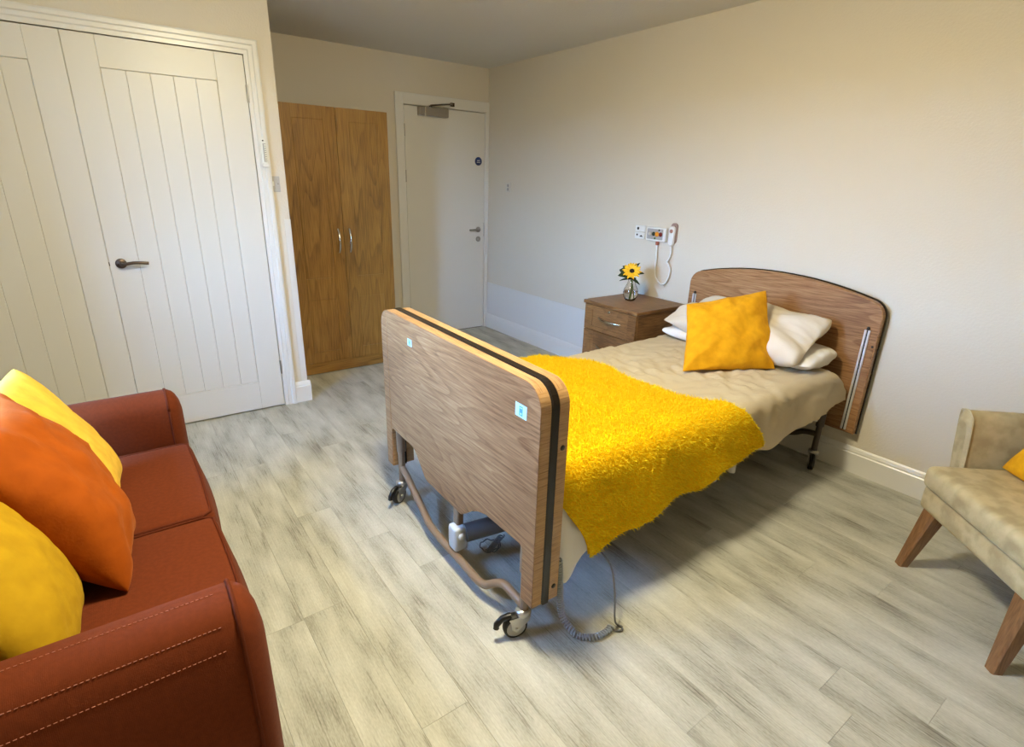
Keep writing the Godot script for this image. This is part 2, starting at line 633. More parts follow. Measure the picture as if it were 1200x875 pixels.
func room() -> void:
	# floor: a slab and its planks, laid along the room
	var f := thing("floor", "grey wood-effect plank floor", "floor", Vector3.ZERO, "", "structure")
	var b := MB.new()
	b.bx(WX - 0.25, 0.25, -0.12, -0.006, -0.25, ZN + 0.2, 0)
	part("subfloor", b, M.dark, f)
	var rng := RandomNumberGenerator.new()
	rng.seed = 5
	var pw := 0.152
	var row := 0
	var x := WX
	var shared := {}
	while x < -0.001:
		var x1 := minf(x + pw, 0.0)
		var z := 0.0 if x1 > XR - 0.1 else 0.9
		var zend := z + rng.randf_range(0.25, 1.22)
		while z < ZN - 0.001:
			zend = minf(zend, ZN)
			var l := zend - z
			var kind := rng.randi() % 9
			var key := "%d %d %d" % [kind, roundi(l * 1000), roundi((x1 - x) * 1000)]
			if not shared.has(key):
				var o := Vector2(0.02 + (kind % 3) * 0.02 + rng.randf() * 1.3, 0.02 + kind * 0.135)
				var pb := MB.new(Vector3.ZERO, 2, o)
				var w := x1 - x
				var e := 0.0005
				var top := [Vector3(e, 0, e), Vector3(w - e, 0, e), Vector3(w - e, 0, l - e), Vector3(e, 0, l - e)]
				var low := [Vector3(0.0002, -0.0006, 0.0002), Vector3(w - 0.0002, -0.0006, 0.0002), Vector3(w - 0.0002, -0.0006, l - 0.0002), Vector3(0.0002, -0.0006, l - 0.0002)]
				var bot := []
				for q: Vector3 in low:
					bot.append(Vector3(q.x, -0.006, q.z))
				pb.face(top, Vector3.UP)
				var dirs := [Vector3(0, 0.5, -1), Vector3(1, 0.5, 0), Vector3(0, 0.5, 1), Vector3(-1, 0.5, 0)]
				for i in 4:
					var j := (i + 1) % 4
					pb.face([top[i], top[j], low[j], low[i]], dirs[i])
					pb.face([low[i], low[j], bot[j], bot[i]], dirs[i])
				pb.face(bot, Vector3.DOWN)
				shared[key] = pb.mesh()
			var p := MeshInstance3D.new()
			p.name = "plank"
			p.mesh = shared[key]
			p.material_override = M.plank
			p.position = Vector3(x, 0, z)
			f.add_child(p, true)
			z = zend
			zend = z + 1.22
		x += pw
		row += 1
	# ceiling
	b = MB.new()
	b.bx(WX - 0.25, 0.25, H, H + 0.12, -0.25, ZN + 0.2, 0)
	single("ceiling", b, M.ceiling, "plain off-white ceiling", "ceiling", "", "structure")
	# right wall
	b = MB.new()
	b.bx(0, 0.2, 0, H, -0.2, ZN, 0)
	single("wall_right", b, M.wall, "long cream wall behind the bed", "wall", "", "structure")
	# back wall with the fire door's opening
	b = MB.new()
	b.bx(XR - 0.1, -0.905, 0, H, -0.2, 0, 0)
	b.bx(-0.905, -0.012, 2.08, H, -0.2, 0, 0)
	b.bx(-0.012, 0, 0, H, -0.2, 0, 0)
	single("wall_back", b, M.wall, "cream wall around the plain white door", "wall", "", "structure")
	# wall with the double door, and its return into the alcove
	b = MB.new()
	b.bx(-2.30, XR, 0, H, ZA - 0.1, ZA, 0)
	b.bx(WX, -3.94, 0, H, ZA - 0.1, ZA, 0)
	b.bx(-3.94, -2.30, 2.10, H, ZA - 0.1, ZA, 0)
	b.bx(XR - 0.1, XR, 0, H, 0, ZA - 0.1, 0)
	single("wall_inner", b, M.wall, "pale yellow wall around the white double doors", "wall", "", "structure")
	b = MB.new()
	b.bx(WX, XR - 0.1, 0, H, -0.2, 0.0, 0)
	single("wall_closet", b, M.wall, "wall behind the closed double doors", "wall", "", "structure")
	# wall behind the camera
	b = MB.new()
	b.bx(WX, 0, 0, H, ZN, ZN + 0.2, 0)
	single("wall_front", b, M.wall, "cream wall behind the viewer", "wall", "", "structure")
	# window wall over the sofa
	var z0 := 2.0
	var z1 := 3.4
	var y0 := 0.92
	var y1 := 2.08
	var xo := WX - 0.38
	b = MB.new()
	b.bx(xo, WX, 0, y0, -0.2, ZN + 0.2, 0)
	b.bx(xo, WX, y1, H, -0.2, ZN + 0.2, 0)
	b.bx(xo, WX, y0, y1, -0.2, z0, 0)
	b.bx(xo, WX, y0, y1, z1, ZN + 0.2, 0)
	single("wall_left", b, M.wall, "cream window wall behind the red sofa", "wall", "", "structure")
	var w := thing("window_1", "white framed window over the red sofa", "window", Vector3(WX - 0.3, y0, (z0 + z1) / 2), "", "structure")
	b = MB.new(w.position)
	var xf := xo + 0.03
	for zz in [z0, (z0 + z1) / 2 - 0.03, z1 - 0.06]:
		b.bx(xf, xf + 0.06, y0, y1, zz, zz + 0.06, 0.004)
	for yy in [y0, y1 - 0.06]:
		b.bx(xf, xf + 0.06, yy, yy + 0.06, z0 + 0.06, z1 - 0.06, 0.004)
	part("window_frame", b, M.gloss, w)
	for k in 2:
		b = MB.new(w.position)
		var za := z0 + 0.06 if k == 0 else (z0 + z1) / 2 + 0.03
		var zb := (z0 + z1) / 2 - 0.03 if k == 0 else z1 - 0.06
		b.bx(xf + 0.028, xf + 0.032, y0 + 0.06, y1 - 0.06, za, zb, 0)
		part("pane", b, M.pane, w)
	b = MB.new(w.position)
	b.bx(xf + 0.06, WX + 0.03, y0 - 0.002, y0 + 0.02, z0 + 0.002, z1 - 0.002, 0.004)
	part("window_sill", b, M.gloss, w)
	# curtains drawn back to either side of the window
	for k in 2:
		var ca := z0 - 0.2 if k == 0 else z1 - 0.26
		var cb := z0 + 0.40 if k == 0 else z1 + 0.2
		var c := thing("curtain", "pleated beige curtain drawn back at the %s side of the window" % ["far" if k == 0 else "near"], "curtain", Vector3(WX + 0.08, 0.9, (ca + cb) / 2), "window curtains")
		b = MB.new(c.position)
		for side in [0.0, 1.0]:
			b.grid(64, 6, func(u: float, v: float) -> Vector3:
				return Vector3(WX + 0.075 + 0.035 * sin(u * 44.0 + k) + 0.004 * side, lerpf(0.90, 2.22, v), lerpf(ca, cb, u)), side < 0.5)
		part("curtain_fabric", b, M.curtain, c)
	var rod := thing("curtain_rod", "slim white curtain rod over the window", "curtain rod", Vector3(WX + 0.075, 2.24, (z0 + z1) / 2))
	b = MB.new(rod.position)
	b.tube([Vector3(WX + 0.075, 2.235, z0 - 0.3), Vector3(WX + 0.075, 2.235, z1 + 0.3)], 0.012, 10)
	part("rod", b, M.white, rod)
	for zz in [z0 - 0.26, z1 + 0.26]:
		b = MB.new(rod.position)
		b.bx(WX, WX + 0.08, 2.225, 2.245, zz - 0.01, zz + 0.01, 0.002)
		part("bracket", b, M.white, rod)
	# skirting boards: a plain board with a moulded top
	var prof := PackedVector2Array([Vector2(0, 0), Vector2(0.019, 0), Vector2(0.019, 0.108), Vector2(0.015, 0.114), Vector2(0.015, 0.122), Vector2(0.009, 0.136), Vector2(0.004, 0.143), Vector2(0, 0.143)])
	b = MB.new()
	var pr := PackedVector2Array()
	for q in prof:
		pr.append(Vector2(-q.x, q.y))
	b.prism(pr, 2, 0.021, ZN)
	single("baseboard_right", b, M.gloss, "long white skirting board along the wall behind the bed", "skirting board", "", "structure")
	b = MB.new()
	var pl := PackedVector2Array()
	for q in prof:
		pl.append(Vector2(ZA + q.x, q.y))
	b.prism(pl, 0, -2.262, XR + 0.019)
	pr = PackedVector2Array()
	for q in prof:
		pr.append(Vector2(XR + q.x, q.y))
	b.prism(pr, 2, 0.65, ZA)
	single("baseboard_left", b, M.gloss, "short white skirting block on the corner beside the double doors", "skirting board", "", "structure")
	# white wall protection above the skirting
	b = MB.new()
	b.bx(-0.004, 0, 0.143, 0.469, 0.021, 2.45, 0.0015)
	single("trim_1", b, M.panel, "low white protective panel on the wall between door and bedside cabinet", "wall panel", "", "structure")
	# white corner guard
	b = MB.new()
	b.bx(XR - 0.035, XR + 0.002, 0.143, 1.2, ZA, ZA + 0.002, 0.0006)
	b.bx(XR, XR + 0.002, 0.143, 1.2, ZA - 0.035, ZA, 0.0006)
	single("trim_2", b, M.white, "white corner guard strip on the wall edge next to the wardrobe", "corner guard", "", "structure")
	# ceiling lamp
	var l := thing("ceiling_lamp", "round white flush lamp on the ceiling above the bed", "lamp", Vector3(LAMP.x, H, LAMP.z))
	b = MB.new(l.position)
	b.lathe([Vector2(0.001, 0), Vector2(0.19, 0), Vector2(0.19, -0.025), Vector2(0.17, -0.03)], l.position, Vector3.UP, 32)
	part("lamp_base", b, M.white, l)
	b = MB.new(l.position)
	b.lathe([Vector2(0.175, -0.028), Vector2(0.168, -0.055), Vector2(0.13, -0.078), Vector2(0.06, -0.088), Vector2(0.0, -0.09)], l.position, Vector3.UP, 32)
	part("diffuser", b, M.lamp, l)

func lever(parent: Node, at: Vector3, out: Vector3, along: Vector3, m: Material, bow: float) -> void:
	var origin: Vector3 = parent.position if parent.get_parent() == self else parent.get_parent().position
	var b := MB.new(origin)
	b.lathe([Vector2(0, 0.009), Vector2(0.022, 0.009), Vector2(0.026, 0.006), Vector2(0.026, 0.0)], at, out, 20)
	var h := part("lever_handle", b, m, parent)
	b = MB.new(origin)
	b.tube(spline([at, at + out * 0.03, at + out * 0.045 + along * 0.012, at + out * 0.048 + along * 0.06 + Vector3(0, bow, 0), at + out * 0.046 + along * 0.122]), 0.0085, 10)
	part("lever", b, m, h)

func double_door() -> void:
	var at := Vector3(-3.12, 0, ZA)
	var d := thing("door_1", "pair of white boarded doors with a chrome lever handle", "door", at, "", "structure")
	var zf := 1.086
	for k in 2:
		var x0 := -3.1193 if k == 0 else -3.907
		var x1 := -2.333 if k == 0 else -3.1207
		var s0 := x0 + (0.131 if k == 0 else 0.135)
		var s1 := x1 - (0.144 if k == 0 else 0.135)
		var b := MB.new(at)
		var zb := zf - 0.04
		b.bx(x0, s0, 0.008, 2.066, zb, zf, 0.0025)
		b.bx(s1, x1, 0.008, 2.066, zb, zf, 0.0025)
		b.bx(s0 - 0.0005, s1 + 0.0005, 1.925, 2.066, zb, zf - 0.0003, 0.0025)
		b.bx(s0 - 0.0005, s1 + 0.0005, 0.008, 0.193, zb, zf - 0.0003, 0.0025)
		b.bx(s0 - 0.002, s1 + 0.002, 0.19, 1.93, zb + 0.006, zf - 0.012, 0)
		var leaf := part("door_leaf", b, M.white, d)
		var n := 5
		for i in n:
			b = MB.new(at)
			var w := (s1 - s0) / n
			b.bx(s0 + w * i + 0.0002, s0 + w * (i + 1) - 0.0002, 0.1935, 1.9245, zf - 0.012, zf - 0.004, 0.003)
			part("board", b, M.white, leaf)
		# hinges on the outer stile
		var hx := x1 + 0.002 if k == 0 else x0 - 0.002
		for y in [0.27, 1.876]:
			b = MB.new(at)
			b.tube([Vector3(hx, y - 0.045, zf + 0.001), Vector3(hx, y + 0.045, zf + 0.001)], 0.006, 8)
			part("hinge", b, M.steel, leaf)
		if k == 0:
			lever(leaf, Vector3(-3.068, 0.987, zf), Vector3(0, 0, 1), Vector3(1, 0, 0), M.bronze, 0.006)
			b = MB.new(at)
			b.box(Vector3(-3.1195, 0.987, zf + 0.0005), Vector3(0.004, 0.02, 0.003), 0.0005)
			part("latch", b, M.bronze, leaf)
	# architrave: moulded casing on three sides, and the lining
	var b2 := MB.new(at)
	var mold := PackedVector2Array([Vector2(0, 0), Vector2(0.076, 0), Vector2(0.076, 0.022), Vector2(0.068, 0.026), Vector2(0.05, 0.026), Vector2(0.044, 0.02), Vector2(0.026, 0.02), Vector2(0.02, 0.015), Vector2(0, 0.015)])
	var sweep := func(inner: Array) -> void:
		for i in 3:
			var A: Vector2 = inner[i]
			var B: Vector2 = inner[i + 1]
			var oa := Vector2(-1 if i == 0 else (-1 if i == 1 else 1), 0 if i == 0 else 1)
			var ob := Vector2(-1 if i == 0 else 1, 1 if i < 2 else 0)
			for k in mold.size():
				var p := mold[k]
				var q := mold[(k + 1) % mold.size()]
				var pa := A + oa * p.x
				var pb := B + ob * p.x
				var qa := A + oa * q.x
				var qb := B + ob * q.x
				var e := q - p
				var n2 := (Vector2(0, 1) if i == 1 else (Vector2(-1, 0) if i == 0 else Vector2(1, 0)))
				var out := Vector3(n2.x * e.y, n2.y * e.y, -e.x)
				b2.face([Vector3(pa.x, pa.y, ZA + p.y), Vector3(pb.x, pb.y, ZA + p.y), Vector3(qb.x, qb.y, ZA + q.y), Vector3(qa.x, qa.y, ZA + q.y)], out)
	sweep.call([Vector2(-3.910, 0), Vector2(-3.910, 2.071), Vector2(-2.330, 2.071), Vector2(-2.330, 0)])
	part("architrave", b2, M.gloss, d)
	b2 = MB.new(at)
	b2.bx(-2.330, -2.301, 0, 2.099, ZA - 0.1, ZA, 0)
	b2.bx(-3.939, -3.910, 0, 2.099, ZA - 0.1, ZA, 0)
	b2.bx(-3.910, -2.330, 2.071, 2.099, ZA - 0.1, ZA, 0)
	part("door_lining", b2, M.gloss, d)

func fire_door() -> void:
	var at := Vector3(-0.46, 0, 0)
	var d := thing("door_2", "plain white door with an overhead closer and a round blue sign", "door", at, "", "structure")
	var b := MB.new(at)
	var zf := 0.008
	b.bx(-0.871, -0.047, 0.006, 2.045, zf - 0.044, zf, 0.002)
	var leaf := part("door_leaf", b, M.white, d)
	b = MB.new(at)
	b.bx(-0.953, -0.877, 0, 2.141, 0.0, 0.018, 0.003)
	b.bx(-0.877, -0.001, 2.052, 2.141, 0.0, 0.018, 0.003)
	b.bx(-0.040, -0.001, 0, 2.052, 0.0, 0.018, 0.003)
	part("architrave", b, M.gloss, d)
	b = MB.new(at)
	b.bx(-0.904, -0.875, 0, 2.079, -0.19, 0.0, 0)
	b.bx(-0.043, -0.013, 0, 2.079, -0.19, 0.0, 0)
	b.bx(-0.875, -0.043, 2.050, 2.079, -0.19, 0.0, 0)
	b.bx(-0.875, -0.043, 0, 2.05, -0.19, -0.05, 0)
	part("door_lining", b, M.gloss, d)
	for y in [0.25, 1.476, 1.849]:
		b = MB.new(at)
		b.tube([Vector3(-0.874, y - 0.05, zf + 0.004), Vector3(-0.874, y + 0.05, zf + 0.004)], 0.007, 8)
		part("hinge", b, M.steel, leaf)
	lever(leaf, Vector3(-0.113, 0.998, zf), Vector3(0, 0, 1), Vector3(-1, 0, 0), M.steel, 0.0)
	b = MB.new(at)
	b.lathe([Vector2(0.007, 0.004), Vector2(0.011, 0.009), Vector2(0.022, 0.009), Vector2(0.026, 0.006), Vector2(0.026, 0.0)], Vector3(-0.113, 0.906, zf), Vector3(0, 0, 1), 20)
	b.box(Vector3(-0.113, 0.906, zf + 0.003), Vector3(0.006, 0.02, 0.004), 0.0005)
	part("keyhole", b, M.steel, leaf)
	b = MB.new(at)
	b.bx(-0.0475, -0.0445, 0.93, 1.06, zf - 0.03, zf + 0.0015, 0.0005)
	part("lock_plate", b, M.steel, leaf)
	b = MB.new(at)
	b.bx(-0.745, -0.462, 1.972, 2.044, zf, zf + 0.055, 0.004)
	var closer := part("door_closer", b, M.steel, leaf)
	b = MB.new(at)
	b.bx(-0.700, -0.690, 1.970, 2.046, zf + 0.001, zf + 0.0565, 0.001)
	part("seam", b, M.chrome, closer)
	b = MB.new(at)
	b.lathe([Vector2(0, 0.012), Vector2(0.014, 0.012), Vector2(0.014, 0)], Vector3(-0.63, 2.044, zf + 0.03), Vector3.UP, 14)
	b.tube([Vector3(-0.63, 2.058, zf + 0.03), Vector3(-0.56, 2.064, zf + 0.10), Vector3(-0.50, 2.068, zf + 0.155)], 0.007, 8)
	b.tube([Vector3(-0.50, 2.074, zf + 0.155), Vector3(-0.405, 2.085, zf + 0.02)], 0.008, 8)
	b.bx(-0.425, -0.385, 2.07, 2.10, 0.018, 0.034, 0.002)
	part("closer_arm", b, M.bronze, closer)
	b = MB.new(at)
	b.lathe([Vector2(0, 0.003), Vector2(0.038, 0.003), Vector2(0.038, 0)], Vector3(-0.115, 1.627, zf), Vector3(0, 0, 1), 28)
	var sign_disc := part("sign", b, M.blue, leaf)
	sign_disc.set_meta("label", "round blue fire door sign")
	for w in [[0.006, 0.030], [-0.010, 0.036]]:
		b = MB.new(at)
		b.bx(-0.115 - w[1] / 2, -0.115 + w[1] / 2, 1.627 + w[0] - 0.0025, 1.627 + w[0] + 0.0025, zf + 0.003, zf + 0.0034, 0)
		part("lettering", b, M.plastic, sign_disc)

func bow_handle(at: Vector3, a: Vector3, b2: Vector3, out: Vector3, m: Material, parent: Node, base: Vector3) -> void:
	var b := MB.new(base)
	var path := []
	for i in 13:
		var t := i / 12.0
		path.append(a.lerp(b2, t) + out * (0.03 * pow(sin(PI * clampf(t * 1.08 - 0.04, 0, 1)), 0.6)))
	path[0] = a
	path[12] = b2
	b.tube(path, 0.0085, 8)
	part("handle", b, m, parent)

func wardrobe() -> void:
	var at := Vector3(-1.683, 0, 0.33)
	var t := thing("wardrobe", "tall oak wardrobe with two panelled doors and silver bow handles", "wardrobe", at)
	var x0 := -2.070
	var x1 := -1.296
	var zf := 0.614
	var b := MB.new(at, 1, Vector2(0.1, 2.4))
	b.bx(x0, x0 + 0.018, 0.0, 1.905, 0.02, zf - 0.02, 0.001)
	b.bx(x1 - 0.018, x1, 0.0, 1.905, 0.02, zf - 0.02, 0.001)
	b.bx(x0 + 0.018, x1 - 0.018, 1.887, 1.905, 0.02, zf - 0.02, 0.001)
	b.bx(x0 + 0.018, x1 - 0.018, 0.09, 0.108, 0.02, zf - 0.02, 0.001)
	b.bx(x0 + 0.018, x1 - 0.018, 0.09, 1.9, 0.02, 0.03, 0)
	part("carcass", b, M.oak, t)
	b = MB.new(at, 0, Vector2(0.2, 0.3))
	b.bx(x0 + 0.0, x1 - 0.0, 0.006, 0.090, zf - 0.035, zf - 0.008, 0.001)
	part("plinth", b, M.oak, t)
	var xm := -1.681
	for k in 2:
		var a := x0 + 0.001 if k == 0 else xm + 0.0015
		var c := xm - 0.0015 if k == 0 else x1 - 0.001
		var o := Vector2(0.05 + 0.02 * k, 2.2 + 0.43 * k)
		var dz := zf - 0.019
		b = MB.new(at, 1, o)
		b.bx(a, c, 0.093, 1.905, dz, zf - 0.0035, 0)
		var door := part("door", b, M.oak, t)
		# frame of the door proud of narrow routed grooves
		var f := 0.088
		var rails := [[a, a + f, 0.093, 1.905], [c - f, c, 0.093, 1.905], [a + f, c - f, 1.822, 1.905], [a + f, c - f, 0.093, 0.178], [a + f, c - f, 0.585, 0.742]]
		for i in rails.size():
			var r: Array = rails[i]
			b = MB.new(at, 1, o)
			b.bx(r[0], r[1], r[2], r[3], zf - 0.0045, zf, 0.0006 if i > 1 else 0.0009)
			part("stile" if i < 2 else "rail", b, M.oak, door)
		for r in [[0.181, 0.582], [0.745, 1.819]]:
			b = MB.new(at, 1, o)
			b.bx(a + f + 0.003, c - f - 0.003, r[0], r[1], zf - 0.0045, zf - 0.0005, 0.002)
			part("panel", b, M.oak, door)
		var hx := -1.722 if k == 0 else -1.638
		bow_handle(at, Vector3(hx, 0.925, zf), Vector3(hx, 1.092, zf), Vector3(0, 0, 1), M.chrome, door, at)

func castor(parent: Node, at: Vector3, turn: float, base: Vector3) -> void:
	# at = where the stem enters; the wheel trails behind
	var dir := Vector3(cos(turn), 0, sin(turn))
	var ax := Vector3(-sin(turn), 0, cos(turn))
	var hub := Vector3(at.x, 0.043, at.z) + dir * 0.028
	var b := MB.new(base)
	b.lathe([Vector2(0.0, 0.012), Vector2(0.024, 0.012), Vector2(0.027, 0.006), Vector2(0.027, -0.008), Vector2(0.02, -0.012), Vector2(0, -0.012)], Vector3(at.x, 0.094, at.z), Vector3.UP, 20)
	for s in [-1.0, 1.0]:
		var o: Vector3 = ax * s * 0.019
		var p: Vector3 = Vector3(at.x, 0.088, at.z) + o
		var pts := [p - dir * 0.02, p + dir * 0.055 - Vector3(0, 0.004, 0), p + dir * 0.048 - Vector3(0, 0.02, 0), hub + o + dir * 0.016, hub + o - Vector3(0, 0.014, 0), hub + o - dir * 0.016, p - dir * 0.018 - Vector3(0, 0.02, 0)]
		b.face(pts, ax * s)
		var inn := []
		for q: Vector3 in pts:
			inn.append(q - ax * s * 0.003)
		b.face(inn, -ax * s)
		for i in pts.size():
			var j := (i + 1) % pts.size()
			b.face([pts[i], pts[j], inn[j], inn[i]], (pts[i] + pts[j]) * 0.5 - (hub + Vector3(0, 0.02, 0)))
	b.tube([hub - ax * 0.024, hub + ax * 0.024], 0.006, 8)
	var c := part("castor", b, M.zinc, parent)
	b = MB.new(base)
	b.lathe([Vector2(0.034, -0.014), Vector2(0.041, -0.012), Vector2(0.043, -0.006), Vector2(0.043, 0.006), Vector2(0.041, 0.012), Vector2(0.034, 0.014)], hub, ax, 24)
	part("tyre", b, M.rubber, c)
	b = MB.new(base)
	b.lathe([Vector2(0, 0.013), Vector2(0.034, 0.013), Vector2(0.034, -0.013), Vector2(0, -0.013)], hub, ax, 24, true)
	part("wheel", b, M.grey_plastic, c)
	b = MB.new(base)
	var bp := Vector3(at.x, 0.086, at.z) + dir * 0.075
	b.tube([bp - dir * 0.03 + Vector3(0, 0.004, 0), bp, bp + dir * 0.02 - Vector3(0, 0.02, 0), bp + dir * 0.02 - Vector3(0, 0.034, 0)], 0.011, 8)
	part("brake_pedal", b, M.black, c)

func board_outline(arched: bool) -> PackedVector2Array:
	var p := PackedVector2Array()
	var hw := 0.578
	if arched:
		p.append(Vector2(-hw, 0.235))
		p.append(Vector2(hw, 0.235))
		var r := 0.085
		# right corner: from vertical into the arch
		var c := Vector2(hw - r, 0.865)
		for i in 9:
			var w := deg_to_rad(lerpf(0, 76, i / 8.0))
			p.append(c + Vector2(cos(w), sin(w)) * r)
		var e := p[p.size() - 1]
		for i in range(1, 16):
			var x := lerpf(e.x, -e.x, i / 16.0)
			p.append(Vector2(x, lerpf(1.012, e.y, pow(absf(x) / e.x, 2.1))))
		for i in 9:
			var w := deg_to_rad(lerpf(104, 180, i / 8.0))
			p.append(Vector2(-c.x, c.y) + Vector2(cos(w), sin(w)) * r)
		return p
	var half := [Vector2(0.0, 0.262), Vector2(0.125, 0.262), Vector2(0.16, 0.285), Vector2(0.205, 0.322), Vector2(0.25, 0.345), Vector2(0.30, 0.360), Vector2(0.50, 0.368), Vector2(0.512, 0.36), Vector2(0.518, 0.345), Vector2(0.518, 0.165), Vector2(hw, 0.165)]
	var half2 := [Vector2(-hw, 0.165), Vector2(-0.518, 0.165), Vector2(-0.518, 0.345), Vector2(-0.512, 0.36), Vector2(-0.50, 0.368), Vector2(-0.29, 0.366), Vector2(-0.26, 0.35), Vector2(-0.18, 0.27), Vector2(-0.16, 0.262)]
	for q in half2:
		p.append(q)
	for q in half:
		p.append(q)
	var r2 := 0.075
	for i in 9:
		var w := PI / 2 * i / 8
		p.append(Vector2(hw - r2, 0.925 - r2) + Vector2(cos(w), sin(w)) * r2)
	for i in 9:
		var w := PI / 2 + PI / 2 * i / 8
		p.append(Vector2(-hw + r2, 0.925 - r2) + Vector2(cos(w), sin(w)) * r2)
	return p

func sticker_tex() -> ImageTexture:
	var im := Image.create(64, 48, false, Image.FORMAT_RGB8)
	im.fill(Color(0.72, 0.88, 0.93))
	im.fill_rect(Rect2i(22, 8, 20, 34), Color(0.33, 0.62, 0.74))
	im.fill_rect(Rect2i(25, 13, 14, 3), Color(0.72, 0.88, 0.93))
	im.fill_rect(Rect2i(25, 20, 14, 2), Color(0.20, 0.45, 0.58))
	im.fill_rect(Rect2i(25, 26, 14, 2), Color(0.20, 0.45, 0.58))
	im.fill_rect(Rect2i(28, 32, 8, 6), Color(0.72, 0.88, 0.93))
	return ImageTexture.create_from_image(im)

func bed() -> void:
	var t := thing("care_bed", "wooden adjustable care bed on castors with a curved headboard", "bed")
	t.transform = BED
	# headboard
	var ho := board_outline(true)
	var b := MB.new(Vector3.ZERO, 2, Vector2(0.75, 0.0))
	b.caps(ho, 0, 0.034, 0.0, 0.004)
	var head := part("headboard", b, M.bedwood, t)
	b = MB.new(Vector3.ZERO, 2)
	b.sides(ho, 0, 0.034, 0.0, 0.004)
	part("edge_band", b, M.bedwood, head)
	b = MB.new()
	b.prism(MB.inset(ho, -0.005), 0, 0.034, 0.052, 0.004)
	part("bumper", b, M.bumper, head)
	for s in [-1.0, 1.0]:
		b = MB.new()
		for dz in [-0.0085, 0.0085]:
			b.bx(-0.007, 0.0, 0.25, 0.80, s * 0.527 + dz - 0.0055, s * 0.527 + dz + 0.0055, 0.002)
		var rail := part("rail_guide", b, M.rail_metal, head)
		b = MB.new()
		b.bx(-0.0035, 0.0005, 0.25, 0.805, s * 0.527 - 0.003, s * 0.527 + 0.003, 0)
		b.lathe([Vector2(0, 0.008), Vector2(0.006, 0.008), Vector2(0.009, 0.0)], Vector3(0, 0.808, s * 0.527), Vector3(-1, 0, 0), 10)
		part("slot", b, M.black, rail)
		b = MB.new()
		b.lathe([Vector2(0, 0.001), Vector2(0.006, 0.001), Vector2(0.006, 0)], Vector3(0.0, 0.72, s * 0.565), Vector3(-1, 0, 0), 12)
		part("bolt_hole", b, M.black, head)
	# footboard: two boards with a dark bumper strip between
	var fo := board_outline(false)
	var foot := Node3D.new()
	foot.name = "footboard"
	t.add_child(foot)
	b = MB.new(Vector3.ZERO, 2, Vector2(0.75, 0.0))
	b.caps(fo, 0, -2.138, -2.102)
	part("outer_board", b, M.bedwood, foot)
	b = MB.new(Vector3.ZERO, 2)
	b.sides(fo, 0, -2.138, -2.102)
	part("edge_band", b, M.edge, foot)
	# facing with a routed line down each side
	var cut := 0.5165
	for k in 2:
		var clip := PackedVector2Array([Vector2(-cut, 0), Vector2(1, 0), Vector2(1, 2), Vector2(-cut, 2)])
		if k == 1:
			clip = PackedVector2Array([Vector2(-1, 0), Vector2(-cut - 0.003, 0), Vector2(-cut - 0.003, 2), Vector2(-1, 2)])
		for piece in Geometry2D.intersect_polygons(fo, clip):
			b = MB.new(Vector3.ZERO, 2, Vector2(0.75, 0.0))
			b.prism(piece, 0, -2.138, -2.1405, 0.0008)
			part("facing_panel", b, M.bedwood, foot)
	b = MB.new()
	b.prism(MB.inset(fo, -0.004), 0, -2.102, -2.070, 0.005)
	part("bumper", b, M.bumper, foot)
	b = MB.new(Vector3.ZERO, 2, Vector2(0.2, 0.0))
	b.caps(fo, 0, -2.070, -2.034)
	part("inner_board", b, M.bedwood, foot)
	b = MB.new(Vector3.ZERO, 2)
	b.sides(fo, 0, -2.070, -2.034)
	part("edge_band", b, M.edge, foot)
	for y in [0.215, 0.72]:
		b = MB.new()
		b.lathe([Vector2(0, 0.0008), Vector2(0.009, 0.0008), Vector2(0.009, -0.002)], Vector3(-2.052, y, 0.578), Vector3(0, 0, 1), 14)
		part("bolt_hole", b, M.black, foot)
	var stick := mat(Color(1, 1, 1), 0.4)
	stick.albedo_texture = sticker_tex()
	for q in [[0.456, 0.513, 0.803, 0.846, true], [-0.303, -0.263, 0.822, 0.852, false]]:
		var s := SurfaceTool.new()
		s.begin(Mesh.PRIMITIVE_TRIANGLES)
		var pts := [Vector3(-2.1411, q[3], q[0]), Vector3(-2.1411, q[3], q[1]), Vector3(-2.1411, q[2], q[1]), Vector3(-2.1411, q[2], q[0])]
		var uvs := [Vector2(0, 0), Vector2(1, 0), Vector2(1, 1), Vector2(0, 1)]
		for i in [0, 1, 2, 0, 2, 3]:
			s.set_normal(Vector3(-1, 0, 0))
			s.set_uv(uvs[i])
			s.add_vertex(pts[i])
		var mi := MeshInstance3D.new()
		mi.name = "sticker"
		mi.mesh = s.commit()
		mi.material_override = stick
		foot.add_child(mi, true)
		mi.set_meta("label", "small pale blue square sticker")
	# deck and side rails
	b = MB.new()
	for z in [-0.40, 0.37]:
		b.bx(-2.03, -0.01, 0.335, 0.385, z, z + 0.03, 0.004)
	for x in [-1.95, -1.5, -1.05, -0.6, -0.12]:
		b.bx(x, x + 0.03, 0.34, 0.38, -0.37, 0.37, 0.003)
	b.bx(-2.0, -0.02, 0.38, 0.396, -0.43, 0.43, 0.004)
	part("deck_frame", b, M.frame, t)
	b = MB.new()
	b.tube(spline([Vector3(-1.55, 0.34, 0.3), Vector3(-1.1, 0.25, 0.3), Vector3(-0.62, 0.16, 0.3), Vector3(-0.25, 0.26, 0.3), Vector3(-0.06, 0.30, 0.3)]), 0.017, 8)
	b.tube(spline([Vector3(-1.55, 0.34, -0.3), Vector3(-1.1, 0.25, -0.3), Vector3(-0.62, 0.16, -0.3), Vector3(-0.25, 0.26, -0.3), Vector3(-0.06, 0.30, -0.3)]), 0.017, 8)
	part("lift_arm", b, M.frame, t)
	for x in [-0.945, -0.80]:
		b = MB.new()
		b.tube([Vector3(x, 0.345, 0.40), Vector3(x, 0.17, 0.40)], 0.017, 12)
		part("rail_peg", b, M.plastic, t)
